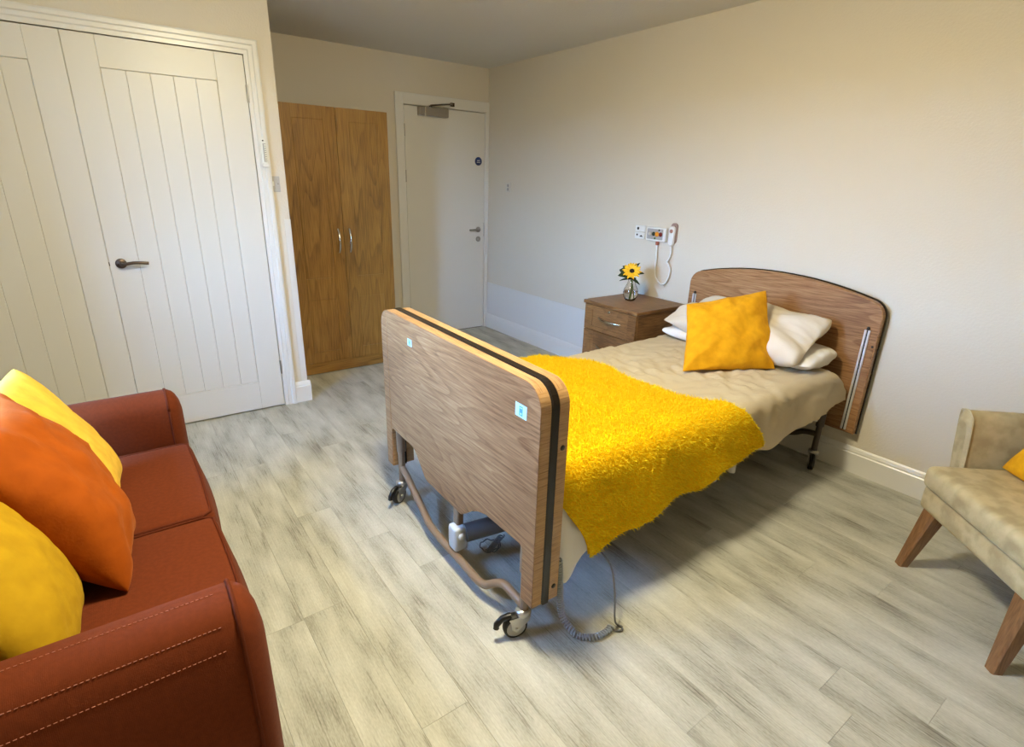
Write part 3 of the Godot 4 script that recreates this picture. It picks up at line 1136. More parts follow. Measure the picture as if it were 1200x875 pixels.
	b = MB.new()
	b.tube([Vector3(-0.10, 0.345, 0.42), Vector3(-0.10, 0.28, 0.42)], 0.014, 10)
	part("rail_peg", b, M.plastic, t)
	# foot-end base: two posts and a cranked tube
	for z in [-0.470, 0.512]:
		b = MB.new()
		b.tube([Vector3(-2.118, 0.38, z), Vector3(-2.118, 0.26, z)], 0.021, 14)
		b.tube([Vector3(-2.118, 0.26, z), Vector3(-2.118, 0.10, z)], 0.0155, 14)
		part("post", b, M.tan_metal, t)
		castor(t, Vector3(-2.122, 0.1, z), PI + (0.25 if z > 0 else -0.55), Vector3.ZERO)
	b = MB.new()
	b.tube(spline([Vector3(-2.118, 0.175, -0.468), Vector3(-2.12, 0.150, -0.40), Vector3(-2.125, 0.115, -0.315), Vector3(-2.13, 0.075, -0.222), Vector3(-2.145, 0.063, -0.132), Vector3(-2.15, 0.062, -0.015), Vector3(-2.15, 0.062, 0.14), Vector3(-2.15, 0.060, 0.26), Vector3(-2.145, 0.068, 0.308), Vector3(-2.135, 0.096, 0.347), Vector3(-2.125, 0.126, 0.397), Vector3(-2.12, 0.122, 0.453), Vector3(-2.118, 0.115, 0.505)]), 0.0155, 12)
	part("base_tube", b, M.tan_metal, t)
	# foot-end actuator
	b = MB.new()
	b.bx(-2.134, -2.104, 0.16, 0.262, 0.050, 0.086, 0.005)
	var act := part("actuator", b, M.tan_metal, t)
	b = MB.new()
	b.soft(Vector3(-2.13, 0.132, 0.080), Vector3(0.055, 0.105, 0.062), 0.012, 1, 3)
	part("gear_housing", b, M.actuator, act)
	b = MB.new()
	b.tube([Vector3(-2.13, 0.062, 0.055), Vector3(-2.13, 0.092, 0.06)], 0.012, 10)
	part("pin", b, M.chrome, act)
	b = MB.new()
	b.lathe([Vector2(0, 0.01), Vector2(0.015, 0.01), Vector2(0.015, 0.0)], Vector3(-2.13, 0.15, 0.112), Vector3(0, 0, 1), 12)
	part("release_knob", b, M.actuator, act)
	b = MB.new()
	b.tube([Vector3(-2.105, 0.15, 0.10), Vector3(-1.95, 0.165, 0.14)], 0.037, 18)
	part("motor", b, M.motor, act)
	b = MB.new()
	var hel := []
	for i in 120:
		var w := i / 119.0
		var c := Vector3(-1.98, 0.13, 0.17).lerp(Vector3(-2.0, 0.014, 0.10), w)
		hel.append(c + Vector3(cos(w * 70.0) * 0.011, 0, sin(w * 70.0) * 0.011))
	for i in 60:
		var w := i / 59.0
		hel.append(Vector3(-1.97, 0.016, 0.07) + Vector3(cos(w * 9.0) * (0.045 - 0.01 * w), 0.004 * sin(w * 60), sin(w * 9.0) * (0.045 - 0.01 * w)))
	b.tube(hel, 0.0028, 5)
	part("motor_cable", b, M.motor, act)
	# head-end base
	for z in [-0.43, 0.44]:
		b = MB.new()
		b.tube([Vector3(-0.075, 0.37, z), Vector3(-0.075, 0.25, z)], 0.021, 12)
		b.tube([Vector3(-0.075, 0.25, z), Vector3(-0.075, 0.10, z)], 0.0155, 12)
		part("post", b, M.frame, t)
		castor(t, Vector3(-0.078, 0.1, z), PI - 0.5, Vector3.ZERO)
	b = MB.new()
	b.tube(spline([Vector3(-0.075, 0.20, -0.43), Vector3(-0.078, 0.19, -0.36), Vector3(-0.08, 0.15, -0.26), Vector3(-0.08, 0.145, 0.0), Vector3(-0.08, 0.15, 0.27), Vector3(-0.078, 0.19, 0.37), Vector3(-0.075, 0.20, 0.44)]), 0.0155, 10)
	part("base_tube", b, M.frame, t)

	# handset lead: coiled part on the floor, plain part rising back to the bed
	var lead := thing("handset_cable", "grey coiled cable looping onto the floor beside the bed foot", "cable", Vector3(-2.0, 0, 3.66))
	var pts := spline([Vector3(-2.094, 0.30, 3.600), Vector3(-2.085, 0.22, 3.600), Vector3(-2.069, 0.12, 3.590), Vector3(-2.062, 0.045, 3.605), Vector3(-2.050, 0.0125, 3.667), Vector3(-2.010, 0.0125, 3.706), Vector3(-1.960, 0.0125, 3.715), Vector3(-1.927, 0.018, 3.708)], 40)
	b = MB.new(lead.position)
	var coil := []
	var acc := 0.0
	for i in pts.size() - 1:
		var p: Vector3 = pts[i]
		var q: Vector3 = pts[i + 1]
		var tn := (q - p).normalized()
		var n1 := tn.cross(Vector3(0.3, 0.2, 0.9)).normalized()
		var n2 := tn.cross(n1)
		var steps := 5
		for k in steps:
			var pp := p.lerp(q, float(k) / steps)
			coil.append(pp + (n1 * cos(acc) + n2 * sin(acc)) * 0.0095)
			acc += (q - p).length() / steps / 0.0105 * TAU
	b.tube(coil, 0.0031, 6)
	part("coil", b, M.grey_cable, lead)
	b = MB.new(lead.position)
	b.tube(spline([Vector3(-1.927, 0.018, 3.708), Vector3(-1.925, 0.008, 3.722), Vector3(-1.905, 0.006, 3.735), Vector3(-1.89, 0.006, 3.725), Vector3(-1.90, 0.01, 3.71), Vector3(-1.918, 0.05, 3.712), Vector3(-1.89, 0.12, 3.676), Vector3(-1.868, 0.19, 3.625), Vector3(-1.885, 0.25, 3.54), Vector3(-1.90, 0.335, 3.45)]), 0.0035, 7)
	part("lead", b, M.motor, lead)

# ---------------------------------------------------------------- bedding
var wrinkle := FastNoiseLite.new()

# a cover draped across the mattress: x along the bed, a across it (0 = middle line)
func drape(x: float, a: float, lift := 0.0) -> Vector3:
	var w := 0.435
	var r := 0.06
	var top := 0.595 + 0.012 * sin(x * 2.3 + 1.0) - 0.01 * pow(minf(absf(a) / w, 1.0), 2.0)
	var s := signf(a)
	var d := absf(a)
	var p: Vector3
	if d < w:
		p = Vector3(x, top + lift, a)
	else:
		var q := d - w
		var quarter := r * PI / 2
		if q < quarter:
			var an := q / r
			p = Vector3(x, top - r + cos(an) * (r + lift), s * (w + sin(an) * (r + lift)))
		else:
			var drop := q - quarter
			p = Vector3(x, top - r - drop, s * (w + r + lift + drop * 0.12))
	return p

func crease(x: float, a: float) -> float:
	# sharp-crested folds running roughly across the bed, and softer rumples
	var n1 := wrinkle.get_noise_2d(x * 330.0 + a * 190.0, a * 95.0 - x * 60.0)
	var n2 := wrinkle.get_noise_2d(x * 150.0 - a * 330.0 + 300.0, a * 180.0 + x * 120.0)
	var n3 := wrinkle.get_noise_2d(x * 60.0 + 900.0, a * 70.0)
	return 0.013 * (0.5 - absf(n1) * 2.2) * clampf(n3 * 2.0 + 0.7, 0.15, 1.0) + 0.007 * n2 + 0.008 * n3

func duvet_pos(x: float, a: float, lift := 0.0, share := 1.0) -> Vector3:
	var p := drape(x, a, lift)
	var k := crease(x, a) * share
	var side := clampf((absf(a) - 0.40) / 0.14, 0, 1)
	k *= 1.0 - 0.5 * clampf((absf(a) - 0.55) / 0.1, 0, 1)
	p.y += k * (1.0 - side)
	p.z += signf(a) * side * (k + 0.012 * sin(x * 15.0) * clampf((absf(a) - 0.47) * 4.0, 0, 1))
	return p

func cushion_mesh(b: MB, c: Array, thick: float, nu := 22, pinch := 0.05, fold := 0.006, sd := 1, power := 0.5, corner := 0.02) -> void:
	# c: four corners in order round the cushion
	var n := FastNoiseLite.new()
	n.seed = sd
	n.frequency = 0.011
	n.fractal_octaves = 3
	var c0: Vector3 = c[0]
	var c1: Vector3 = c[1]
	var c2: Vector3 = c[2]
	var c3: Vector3 = c[3]
	var nor := (c2 - c0).cross(c3 - c1).normalized()
	var mid := (c0 + c1 + c2 + c3) * 0.25
	for side in [1.0, -1.0]:
		var f := func(u0: float, v0: float) -> Vector3:
			var u := 0.5 - 0.5 * cos(PI * u0) * (0.75 + 0.25 * absf(cos(PI * u0)))
			var v := 0.5 - 0.5 * cos(PI * v0) * (0.75 + 0.25 * absf(cos(PI * v0)))
			var p := c0.lerp(c1, u).lerp(c3.lerp(c2, u), v)
			var eu := 4.0 * u * (1.0 - u)
			var ev := 4.0 * v * (1.0 - v)
			# edges draw in between the corners
			var inw := pinch * (eu * (1.0 - ev) + ev * (1.0 - eu)) + corner * pow((1.0 - eu) * (1.0 - ev), 3.0)
			p = p.lerp(mid, inw)
			var h := pow(maxf(eu, 0.0), power) * pow(maxf(ev, 0.0), power)
			var q := fold * n.get_noise_2d(u * 260.0 + 500.0 * side, v * 260.0) * h
			var rad := atan2(v - 0.5, u - 0.5)
			var dist := Vector2(u - 0.5, v - 0.5).length() * 2.0
			q += fold * 1.6 * n.get_noise_2d(rad * 90.0 + 77.0, dist * 30.0) * clampf(dist * 1.4 - 0.5, 0, 1) * clampf(h * 3.0, 0, 1)
			p += nor * side * (thick * 0.5 * h + q)
			return p
		b.grid(nu, nu, f, side < 0.0)

func bedding() -> void:
	wrinkle.seed = 9
	wrinkle.frequency = 0.03
	wrinkle.fractal_octaves = 2
	# mattress
	var base := Vector3(-1.02, 0.396, 0)
	var t := on_bed("mattress", "white mattress under the beige duvet on the care bed", "mattress", base)
	var b := MB.new(base)
	b.soft(Vector3(-1.02, 0.478, 0), Vector3(1.98, 0.164, 0.88), 0.035, 4, 3)
	part("mattress_body", b, M.sheet, t)
	# duvet
	base = Vector3(-1.1, 0.56, 0)
	t = on_bed("duvet", "beige crumpled duvet spread over the bed", "duvet", base)
	b = MB.new(base)
	var hem := func(x: float, s: float) -> float:  # how far down the side, from the middle line
		if s < 0.0:
			return 0.62
		var y := lerpf(0.415, 0.345, clampf(-x / 0.7, 0, 1)) if x > -0.7 else lerpf(0.345, 0.41, clampf((-x - 0.75) / 0.25, 0, 1))
		y = lerpf(y, 0.25, smoothstep(1.78, 1.95, -x))
		return 0.435 + 0.094 + (0.535 - y)
	var df := func(u: float, v: float) -> Vector3:
		var v2 := v * 2.0 - 1.0
		var head := -0.22 if v2 < 0.55 else lerpf(-0.22, -0.012, smoothstep(0.5, 1.0, v2))
		var x := lerpf(-2.02, head, u)
		var a: float = v2 * hem.call(x, v2)
		return duvet_pos(x, a)
	b.grid(120, 90, df, true)
	# turned-in underside of the hem
	var df2 := func(u: float, v: float) -> Vector3:
		var p: Vector3 = df.call(u, v)
		var c := Vector3(p.x, 0.53, 0)
		return p + (c - p).normalized() * 0.018
	b.grid(60, 45, df2, false)
	part("duvet_cover", b, M.duvet, t)
	# white lining showing at the foot corner
	b = MB.new(base)
	b.grid(16, 14, func(u: float, v: float) -> Vector3:
		var x := lerpf(-2.022, -1.82, u)
		var a := lerpf(0.56, 0.865 - 0.10 * u * u + 0.012 * sin(u * 7.0), v)
		return duvet_pos(x, a, 0.010 + 0.006 * sin(u * 9.0)), true)
	part("lining", b, M.sheet, t)

	# throw
	base = Vector3(-1.5, 0.56, 0)
	t = on_bed("throw_blanket", "fluffy yellow throw laid across the foot of the bed", "blanket", base)
	var tf := func(u: float, v: float) -> Vector3:
		# v across the bed, far side to near side; u from foot to head
		var far := -0.66
		var near := 0.80
		for q in [[0.0, 0.82, 0.20, 0.79], [0.20, 0.79, 0.36, 0.752], [0.36, 0.752, 0.55, 0.738], [0.55, 0.738, 0.72, 0.70], [0.72, 0.70, 1.01, 0.68]]:
			if u >= q[0] and u <= q[2]:
				near = lerpf(q[1], q[3], smoothstep(q[0], q[2], u))
		near += 0.008 * sin(u * 23.0 + 0.6)
		var a := lerpf(far, near, v)
		var x0 := -2.022 + 0.15 * smoothstep(0.78, 1.0, v)
		var x1 := lerpf(-1.36, -1.17, smoothstep(0.08, 0.30, v))
		x1 = lerpf(x1, -0.83, smoothstep(0.68, 1.0, v)) + 0.012 * sin(v * 21.0)
		var x := lerpf(x0, x1, u)
		# fold lines of a blanket that was kept folded
		var fold := exp(-pow((x + 1.60) / 0.016, 2.0)) + exp(-pow((a - 0.16) / 0.016, 2.0))
		var k := 0.006 * wrinkle.get_noise_2d(x * 60.0 - a * 40.0, a * 90.0 + x * 30.0)
		return duvet_pos(x, a, 0.028 + k - 0.007 * minf(fold, 1.0), 0.45)
	b = MB.new(base)
	b.grid(60, 80, tf, true)
	b.grid(30, 40, func(u: float, v: float) -> Vector3:
		var p: Vector3 = tf.call(u, v)
		return p + (Vector3(p.x, 0.53, 0) - p).normalized() * 0.012, false)
	part("throw_fabric", b, M.throw, t)
	# pile
	var blade := SurfaceTool.new()
	blade.begin(Mesh.PRIMITIVE_TRIANGLES)
	var prof := [[-0.5, 0.0, 0.0], [0.5, 0.0, 0.0], [-0.38, 0.5, 0.12], [0.38, 0.5, 0.12], [-0.1, 0.92, 0.5], [0.1, 0.92, 0.5]]
	for tri in [[0, 2, 1], [1, 2, 3], [2, 4, 3], [3, 4, 5]]:
		for i in tri:
			blade.add_vertex(Vector3(prof[i][0], prof[i][1], prof[i][2]))
	blade.generate_normals()
	var mm := MultiMesh.new()
	mm.transform_format = MultiMesh.TRANSFORM_3D
	mm.use_colors = true
	mm.mesh = blade.commit()
	var rng := RandomNumberGenerator.new()
	rng.seed = 3
	var places := []
	var cols := []
	var nu := 190
	var nv := 330
	for i in nu:
		for j in nv:
			var u := (i + rng.randf()) / nu
			var v := (j + rng.randf()) / nv
			var p: Vector3 = tf.call(u, v)
			var pu: Vector3 = tf.call(minf(u + 0.01, 1.0), v) - tf.call(maxf(u - 0.01, 0.0), v)
			var pv: Vector3 = tf.call(u, minf(v + 0.006, 1.0)) - tf.call(u, maxf(v - 0.006, 0.0))
			var n := pv.cross(pu).normalized()
			if n.dot(p - Vector3(p.x, 0.4, 0)) < 0.0:
				n = -n
			# clumps lean together
			var g := wrinkle.get_noise_2d(p.x * 2400.0, (p.z - p.y) * 2400.0) * 3.0
			var lean := (pu.normalized() * cos(g * 3.0) + pv.normalized() * sin(g * 3.0)) * rng.randf_range(0.2, 1.1)
			if v > 0.985 or u > 0.985 or u < 0.015:
				lean *= 0.3
			var up := (n + lean + Vector3(rng.randf_range(-0.3, 0.3), rng.randf_range(-0.3, 0.3), rng.randf_range(-0.3, 0.3))).normalized()
			var side := up.cross(Vector3(rng.randf_range(-1, 1), rng.randf_range(-1, 1), rng.randf_range(-1, 1))).normalized()
			var fw := side.cross(up)
			var len := rng.randf_range(0.009, 0.017)
			places.append(Transform3D(Basis(side * 0.0034, up * len, fw * len), p - n * 0.001 - base))
			var tone := rng.randf_range(0.82, 1.0)
			cols.append(Color(1.0 * tone, 0.79 * tone, 0.03 * tone))
	mm.instance_count = places.size()
	for i in places.size():
		mm.set_instance_transform(i, places[i])
		mm.set_instance_color(i, cols[i])
	var mi := MultiMeshInstance3D.new()
	mi.name = "pile"
	mi.multimesh = mm
	mi.material_override = M.fur
	mi.set_meta("kind", "stuff")
	t.add_child(mi)

	# pillows
	base = Vector3(-0.25, 0.6, 0)
	t = on_bed("pillow", "lower white pillow lying flat under the other by the headboard", "pillow", base, "bed pillows")
	b = MB.new(base)
	cushion_mesh(b, [Vector3(-0.03, 0.635, -0.43), Vector3(-0.03, 0.655, 0.45), Vector3(-0.37, 0.635, 0.46), Vector3(-0.42, 0.625, -0.46)], 0.125, 34, 0.02, 0.022, 4, 0.36, 0.07)
	part("pillowcase", b, M.sheet, t)
	base = Vector3(-0.25, 0.7, 0)
	t = on_bed("pillow", "upper cream pillow sloping against the headboard behind the yellow cushion", "pillow", base, "bed pillows")
	b = MB.new(base)
	cushion_mesh(b, [Vector3(-0.03, 0.79, -0.41), Vector3(-0.06, 0.83, 0.40), Vector3(-0.43, 0.645, 0.42), Vector3(-0.42, 0.69, -0.45)], 0.16, 34, 0.035, 0.028, 7, 0.36, 0.06)
	part("pillowcase", b, M.pillow, t)
	# cushion on the bed
	base = Vector3(-0.6, 0.6, 0.1)
	t = on_bed("cushion", "mustard velvet cushion propped against the pillows on the bed", "cushion", base, "velvet cushions")
	b = MB.new(base)
	cushion_mesh(b, [Vector3(-0.875, 0.605, 0.10), Vector3(-0.415, 0.60, 0.31), Vector3(-0.235, 0.945, 0.085), Vector3(-0.60, 0.865, -0.135)], 0.15, 34, 0.045, 0.02, 12, 0.45, 0.0)
	part("cushion_cover", b, M.mustard_velvet, t)

func cabinet() -> void:
	var at := Vector3(-0.265, 0, 2.234)
	var t := thing("bedside_cabinet", "brown wooden bedside cabinet with drawers holding the flower vase", "cabinet", at)
	var xf := -0.505
	var b := MB.new(at, 0, Vector2(0.55, 0.1))
	b.bx(xf + 0.018, -0.024, 0.0, 0.684, 2.003, 2.021, 0.001)
	b.bx(xf + 0.018, -0.024, 0.0, 0.684, 2.447, 2.465, 0.001)
	b.bx(-0.04, -0.024, 0.05, 0.684, 2.021, 2.447, 0)
	b.bx(xf + 0.03, -0.04, 0.05, 0.068, 2.021, 2.447, 0)
	b.bx(xf + 0.05, xf + 0.066, 0.0, 0.07, 2.021, 2.447, 0)
	part("carcass", b, M.walnut, t)
	b = MB.new(at, 2, Vector2(0.0, 0.6))
	b.bx(xf - 0.012, -0.021, 0.685, 0.708, 1.993, 2.477, 0.003)
	part("cabinet_top", b, M.walnut, t)
	for k in 3:
		var y1 := 0.681 - 0.203 * k if k < 1 else 0.505 - 0.218 * (k - 1)
		var y0: float = [0.509, 0.291, 0.074][k]
		b = MB.new(at, 2, Vector2(0.3 * k, 0.5))
		b.bx(xf + 0.002, xf + 0.018, y0, y1, 2.004, 2.464, 0.0015)
		var dr := part("drawer", b, M.walnut, t)
		# raised border round a flat field
		for r in [[2.004, 2.464, y1 - 0.03, y1], [2.004, 2.464, y0, y0 + 0.03], [2.004, 2.078, y0 + 0.03, y1 - 0.03], [2.390, 2.464, y0 + 0.03, y1 - 0.03]]:
			b = MB.new(at, 2, Vector2(0.3 * k, 0.5))
			b.bx(xf - 0.002, xf + 0.003, r[2], r[3], r[0], r[1], 0.0012)
			part("border", b, M.walnut, dr)
		var yh := y0 + 0.09 if k == 0 else y0 + 0.11
		bow_handle(at, Vector3(xf + 0.002, yh + 0.004, 2.138), Vector3(xf + 0.002, yh - 0.004, 2.335), Vector3(-1, 0, 0), M.chrome, dr, at)
		if k == 0:
			b = MB.new(at)
			b.lathe([Vector2(0, 0.006), Vector2(0.009, 0.006), Vector2(0.010, 0.0)], Vector3(xf - 0.002, 0.660, 2.232), Vector3(-1, 0, 0), 14)
			part("lock", b, M.chrome, dr)

func wall_fittings() -> void:
	# light switch by the double doors
	var at := Vector3(-2.240, 1.404, ZA)
	var t := thing("light_switch", "pale plastic light switch beside the double doors", "switch", at)
	var b := MB.new(at)
	b.box(at + Vector3(0, 0, 0.004), Vector3(0.062, 0.088, 0.008), 0.002)
	part("switch_plate", b, M.switch_plastic, t)
	b = MB.new(at)
	b.box(at + Vector3(-0.012, 0.002, 0.010), Vector3(0.016, 0.026, 0.006), 0.0015)
	part("rocker", b, M.plastic, t)
	b = MB.new(at)
	b.lathe([Vector2(0, 0.0012), Vector2(0.004, 0.0012), Vector2(0.0045, 0)], at + Vector3(0.02, 0.002, 0.008), Vector3(0, 0, 1), 10)
	part("screw", b, M.steel, t)
	# slim thermometer on the door casing
	at = Vector3(-2.285, 1.575, ZA + 0.026)
	t = thing("thermometer", "slim white thermometer on the casing of the double doors", "thermometer", at)
	b = MB.new(at)
	b.prism(rounded(at.x - 0.015, at.x + 0.015, at.y - 0.06, at.y + 0.078, 0.012), 2, at.z, at.z + 0.006, 0.001)
	part("backing", b, M.plastic, t)
	b = MB.new(at)
	b.tube([at + Vector3(0, -0.05, 0.007), at + Vector3(0, 0.05, 0.007)], 0.003, 8)
	part("glass_tube", b, M.grey_plastic, t)
	for i in 9:
		b = MB.new(at)
		b.box(at + Vector3(0.009, -0.045 + i * 0.0115, 0.0064), Vector3(0.008, 0.0024, 0.001), 0)
		part("tick", b, M.dark, t)
	b = MB.new(at)
	b.lathe([Vector2(0, 0.004), Vector2(0.004, 0.004), Vector2(0.004, 0)], at + Vector3(0, 0.064, 0.006), Vector3(0, 0, 1), 10)
	part("hanging_hole", b, M.dark, t)
	b = MB.new(at)
	b.prism(rounded(at.x - 0.017, at.x + 0.019, at.y - 0.078, at.y - 0.058, 0.008), 2, at.z, at.z + 0.015, 0.002)
	part("bulb_guard", b, M.plastic, t)
	# small plate high on the far end of the right wall
	at = Vector3(0, 1.402, 0.352)
	t = thing("wall_plate", "small pale round-buttoned plate on the wall near the far corner", "switch", at)
	b = MB.new(at)
	b.bx(-0.008, 0, at.y - 0.042, at.y + 0.042, at.z - 0.042, at.z + 0.042, 0.002)
	part("plate", b, M.cream_plastic, t)
	for s in [1.0, -1.0]:
		b = MB.new(at)
		b.lathe([Vector2(0, 0.003), Vector2(0.012, 0.003), Vector2(0.014, 0)], at + Vector3(-0.008, 0.017 * s, 0), Vector3(-1, 0, 0), 14)
		part("button", b, M.grey_plastic, t)
	# socket plate over the cabinet
	at = Vector3(0, 1.142, 1.990)
	t = thing("socket_plate", "white square aerial socket plate left of the call unit", "socket", at)
	b = MB.new(at)
	b.bx(-0.008, 0, at.y + 0.002, at.y + 0.046, at.z - 0.046, at.z + 0.046, 0.002)
	b.bx(-0.008, 0, at.y - 0.046, at.y - 0.001, at.z - 0.046, at.z + 0.046, 0.002)
	part("plate", b, M.plastic, t)
	b = MB.new(at)
	b.lathe([Vector2(0, 0.002), Vector2(0.009, 0.002), Vector2(0.010, 0)], at + Vector3(-0.008, 0.024, -0.02), Vector3(-1, 0, 0), 14)
	part("jack", b, M.black, t)
	b = MB.new(at)
	b.lathe([Vector2(0, 0.002), Vector2(0.006, 0.002), Vector2(0.007, 0)], at + Vector3(-0.008, -0.02, -0.024), Vector3(-1, 0, 0), 12)
	part("jack", b, M.black, t)
	b = MB.new(at)
	b.prism(PackedVector2Array([Vector2(at.z - 0.002, at.y - 0.032), Vector2(at.z + 0.03, at.y - 0.032), Vector2(at.z + 0.014, at.y - 0.02)]), 0, -0.0095, -0.008)
	part("jack", b, M.dark, t)
	# nurse call unit
	at = Vector3(0, 1.140, 2.152)
	t = thing("call_unit", "white call unit with coloured buttons on the wall above the cabinet", "call unit", at)
	b = MB.new(at)
	b.prism(rounded(at.z - 0.084, at.z + 0.084, at.y - 0.047, at.y + 0.047, 0.008), 0, 0.0, -0.03, 0.004)
	part("housing", b, M.plastic, t)
	b = MB.new(at)
	b.prism(rounded(at.z - 0.076, at.z + 0.062, at.y - 0.034, at.y + 0.036, 0.006), 0, -0.03, -0.0312)
	part("fascia", b, M.grey_plastic, t)
	var cols := [Color(0.80, 0.79, 0.77), Color(0.10, 0.16, 0.09), Color(0.85, 0.55, 0.10), Color(0.45, 0.12, 0.09)]
	for i in 4:
		b = MB.new(at)
		var z: float = at.z + [-0.052, -0.018, 0.012, 0.043][i]
		var rr: float = [0.012, 0.014, 0.017, 0.015][i]
		b.lathe([Vector2(0, 0.004), Vector2(rr - 0.002, 0.004), Vector2(rr, 0.002), Vector2(rr, 0)], Vector3(-0.0312, at.y + 0.002, z), Vector3(-1, 0, 0), 18)
		part("button", b, mat(cols[i], 0.4), t)
	for q in [[0.028, 0.03, Color(0.12, 0.22, 0.12)], [-0.004, -0.027, Color(0.16, 0.40, 0.14)]]:
		b = MB.new(at)
		b.lathe([Vector2(0, 0.003), Vector2(0.006, 0.003), Vector2(0.006, 0)], Vector3(-0.0312, at.y + q[1], at.z + q[0]), Vector3(-1, 0, 0), 12)
		part("indicator", b, mat(q[2], 0.4), t)
	b = MB.new(at)
	b.lathe([Vector2(0.012, 0), Vector2(0.012, -0.022), Vector2(0.006, -0.026), Vector2(0, -0.026)], at + Vector3(-0.016, -0.047, 0.01), Vector3.UP, 12)
	part("cable_plug", b, mat(Color(0.66, 0.36, 0.26), 0.5), t)
	# call lead with its hand-held button, hung on a hook
	at = Vector3(0, 1.14, 2.285)
	t = thing("call_handset", "white call lead with push button hanging beside the call unit", "handset", at)
	b = MB.new(at)
	b.prism(rounded(2.262, 2.306, 1.075, 1.205, 0.02), 0, -0.012, -0.034, 0.006)
	part("handset_body", b, M.plastic, t)
	b = MB.new(at)
	b.lathe([Vector2(0, 0.005), Vector2(0.012, 0.005), Vector2(0.013, 0)], Vector3(-0.034, 1.172, 2.284), Vector3(-1, 0, 0), 14)
	part("call_button", b, mat(Color(0.66, 0.48, 0.42), 0.5), t)
	b = MB.new(at)
	b.prism(rounded(2.258, 2.312, 1.088, 1.225, 0.024), 0, 0.0, -0.012, 0.002)
	part("wall_bracket", b, mat(Color(0.56, 0.46, 0.42), 0.5), t)
	b = MB.new(at)
	b.tube(spline([Vector3(-0.016, 1.068, 2.162), Vector3(-0.018, 0.99, 2.170), Vector3(-0.018, 0.90, 2.172), Vector3(-0.018, 0.845, 2.185), Vector3(-0.018, 0.815, 2.225), Vector3(-0.02, 0.812, 2.262), Vector3(-0.02, 0.85, 2.290), Vector3(-0.02, 0.91, 2.300), Vector3(-0.02, 0.945, 2.285), Vector3(-0.02, 0.965, 2.268), Vector3(-0.02, 0.99, 2.282), Vector3(-0.02, 1.03, 2.290), Vector3(-0.02, 1.078, 2.284)]), 0.0055, 8)
	part("lead", b, M.plastic, t)

func sofa_arm(near: bool) -> PackedVector2Array:
	# cross-section (z, y) of an arm; the inner side faces the seat
	var zi := 3.565 if near else 2.385
	var s := 1.0 if near else -1.0
	var raw := [[0.0, 0.10], [0.0, 0.56], [-0.004, 0.60], [0.004, 0.635], [0.026, 0.655], [0.062, 0.662], [0.100, 0.655], [0.128, 0.632], [0.148, 0.59], [0.172, 0.50], [0.190, 0.40], [0.196, 0.28], [0.19, 0.10]]
	var p := PackedVector2Array()
	for r in raw:
		p.append(Vector2(zi + s * r[0], r[1]))
	return p

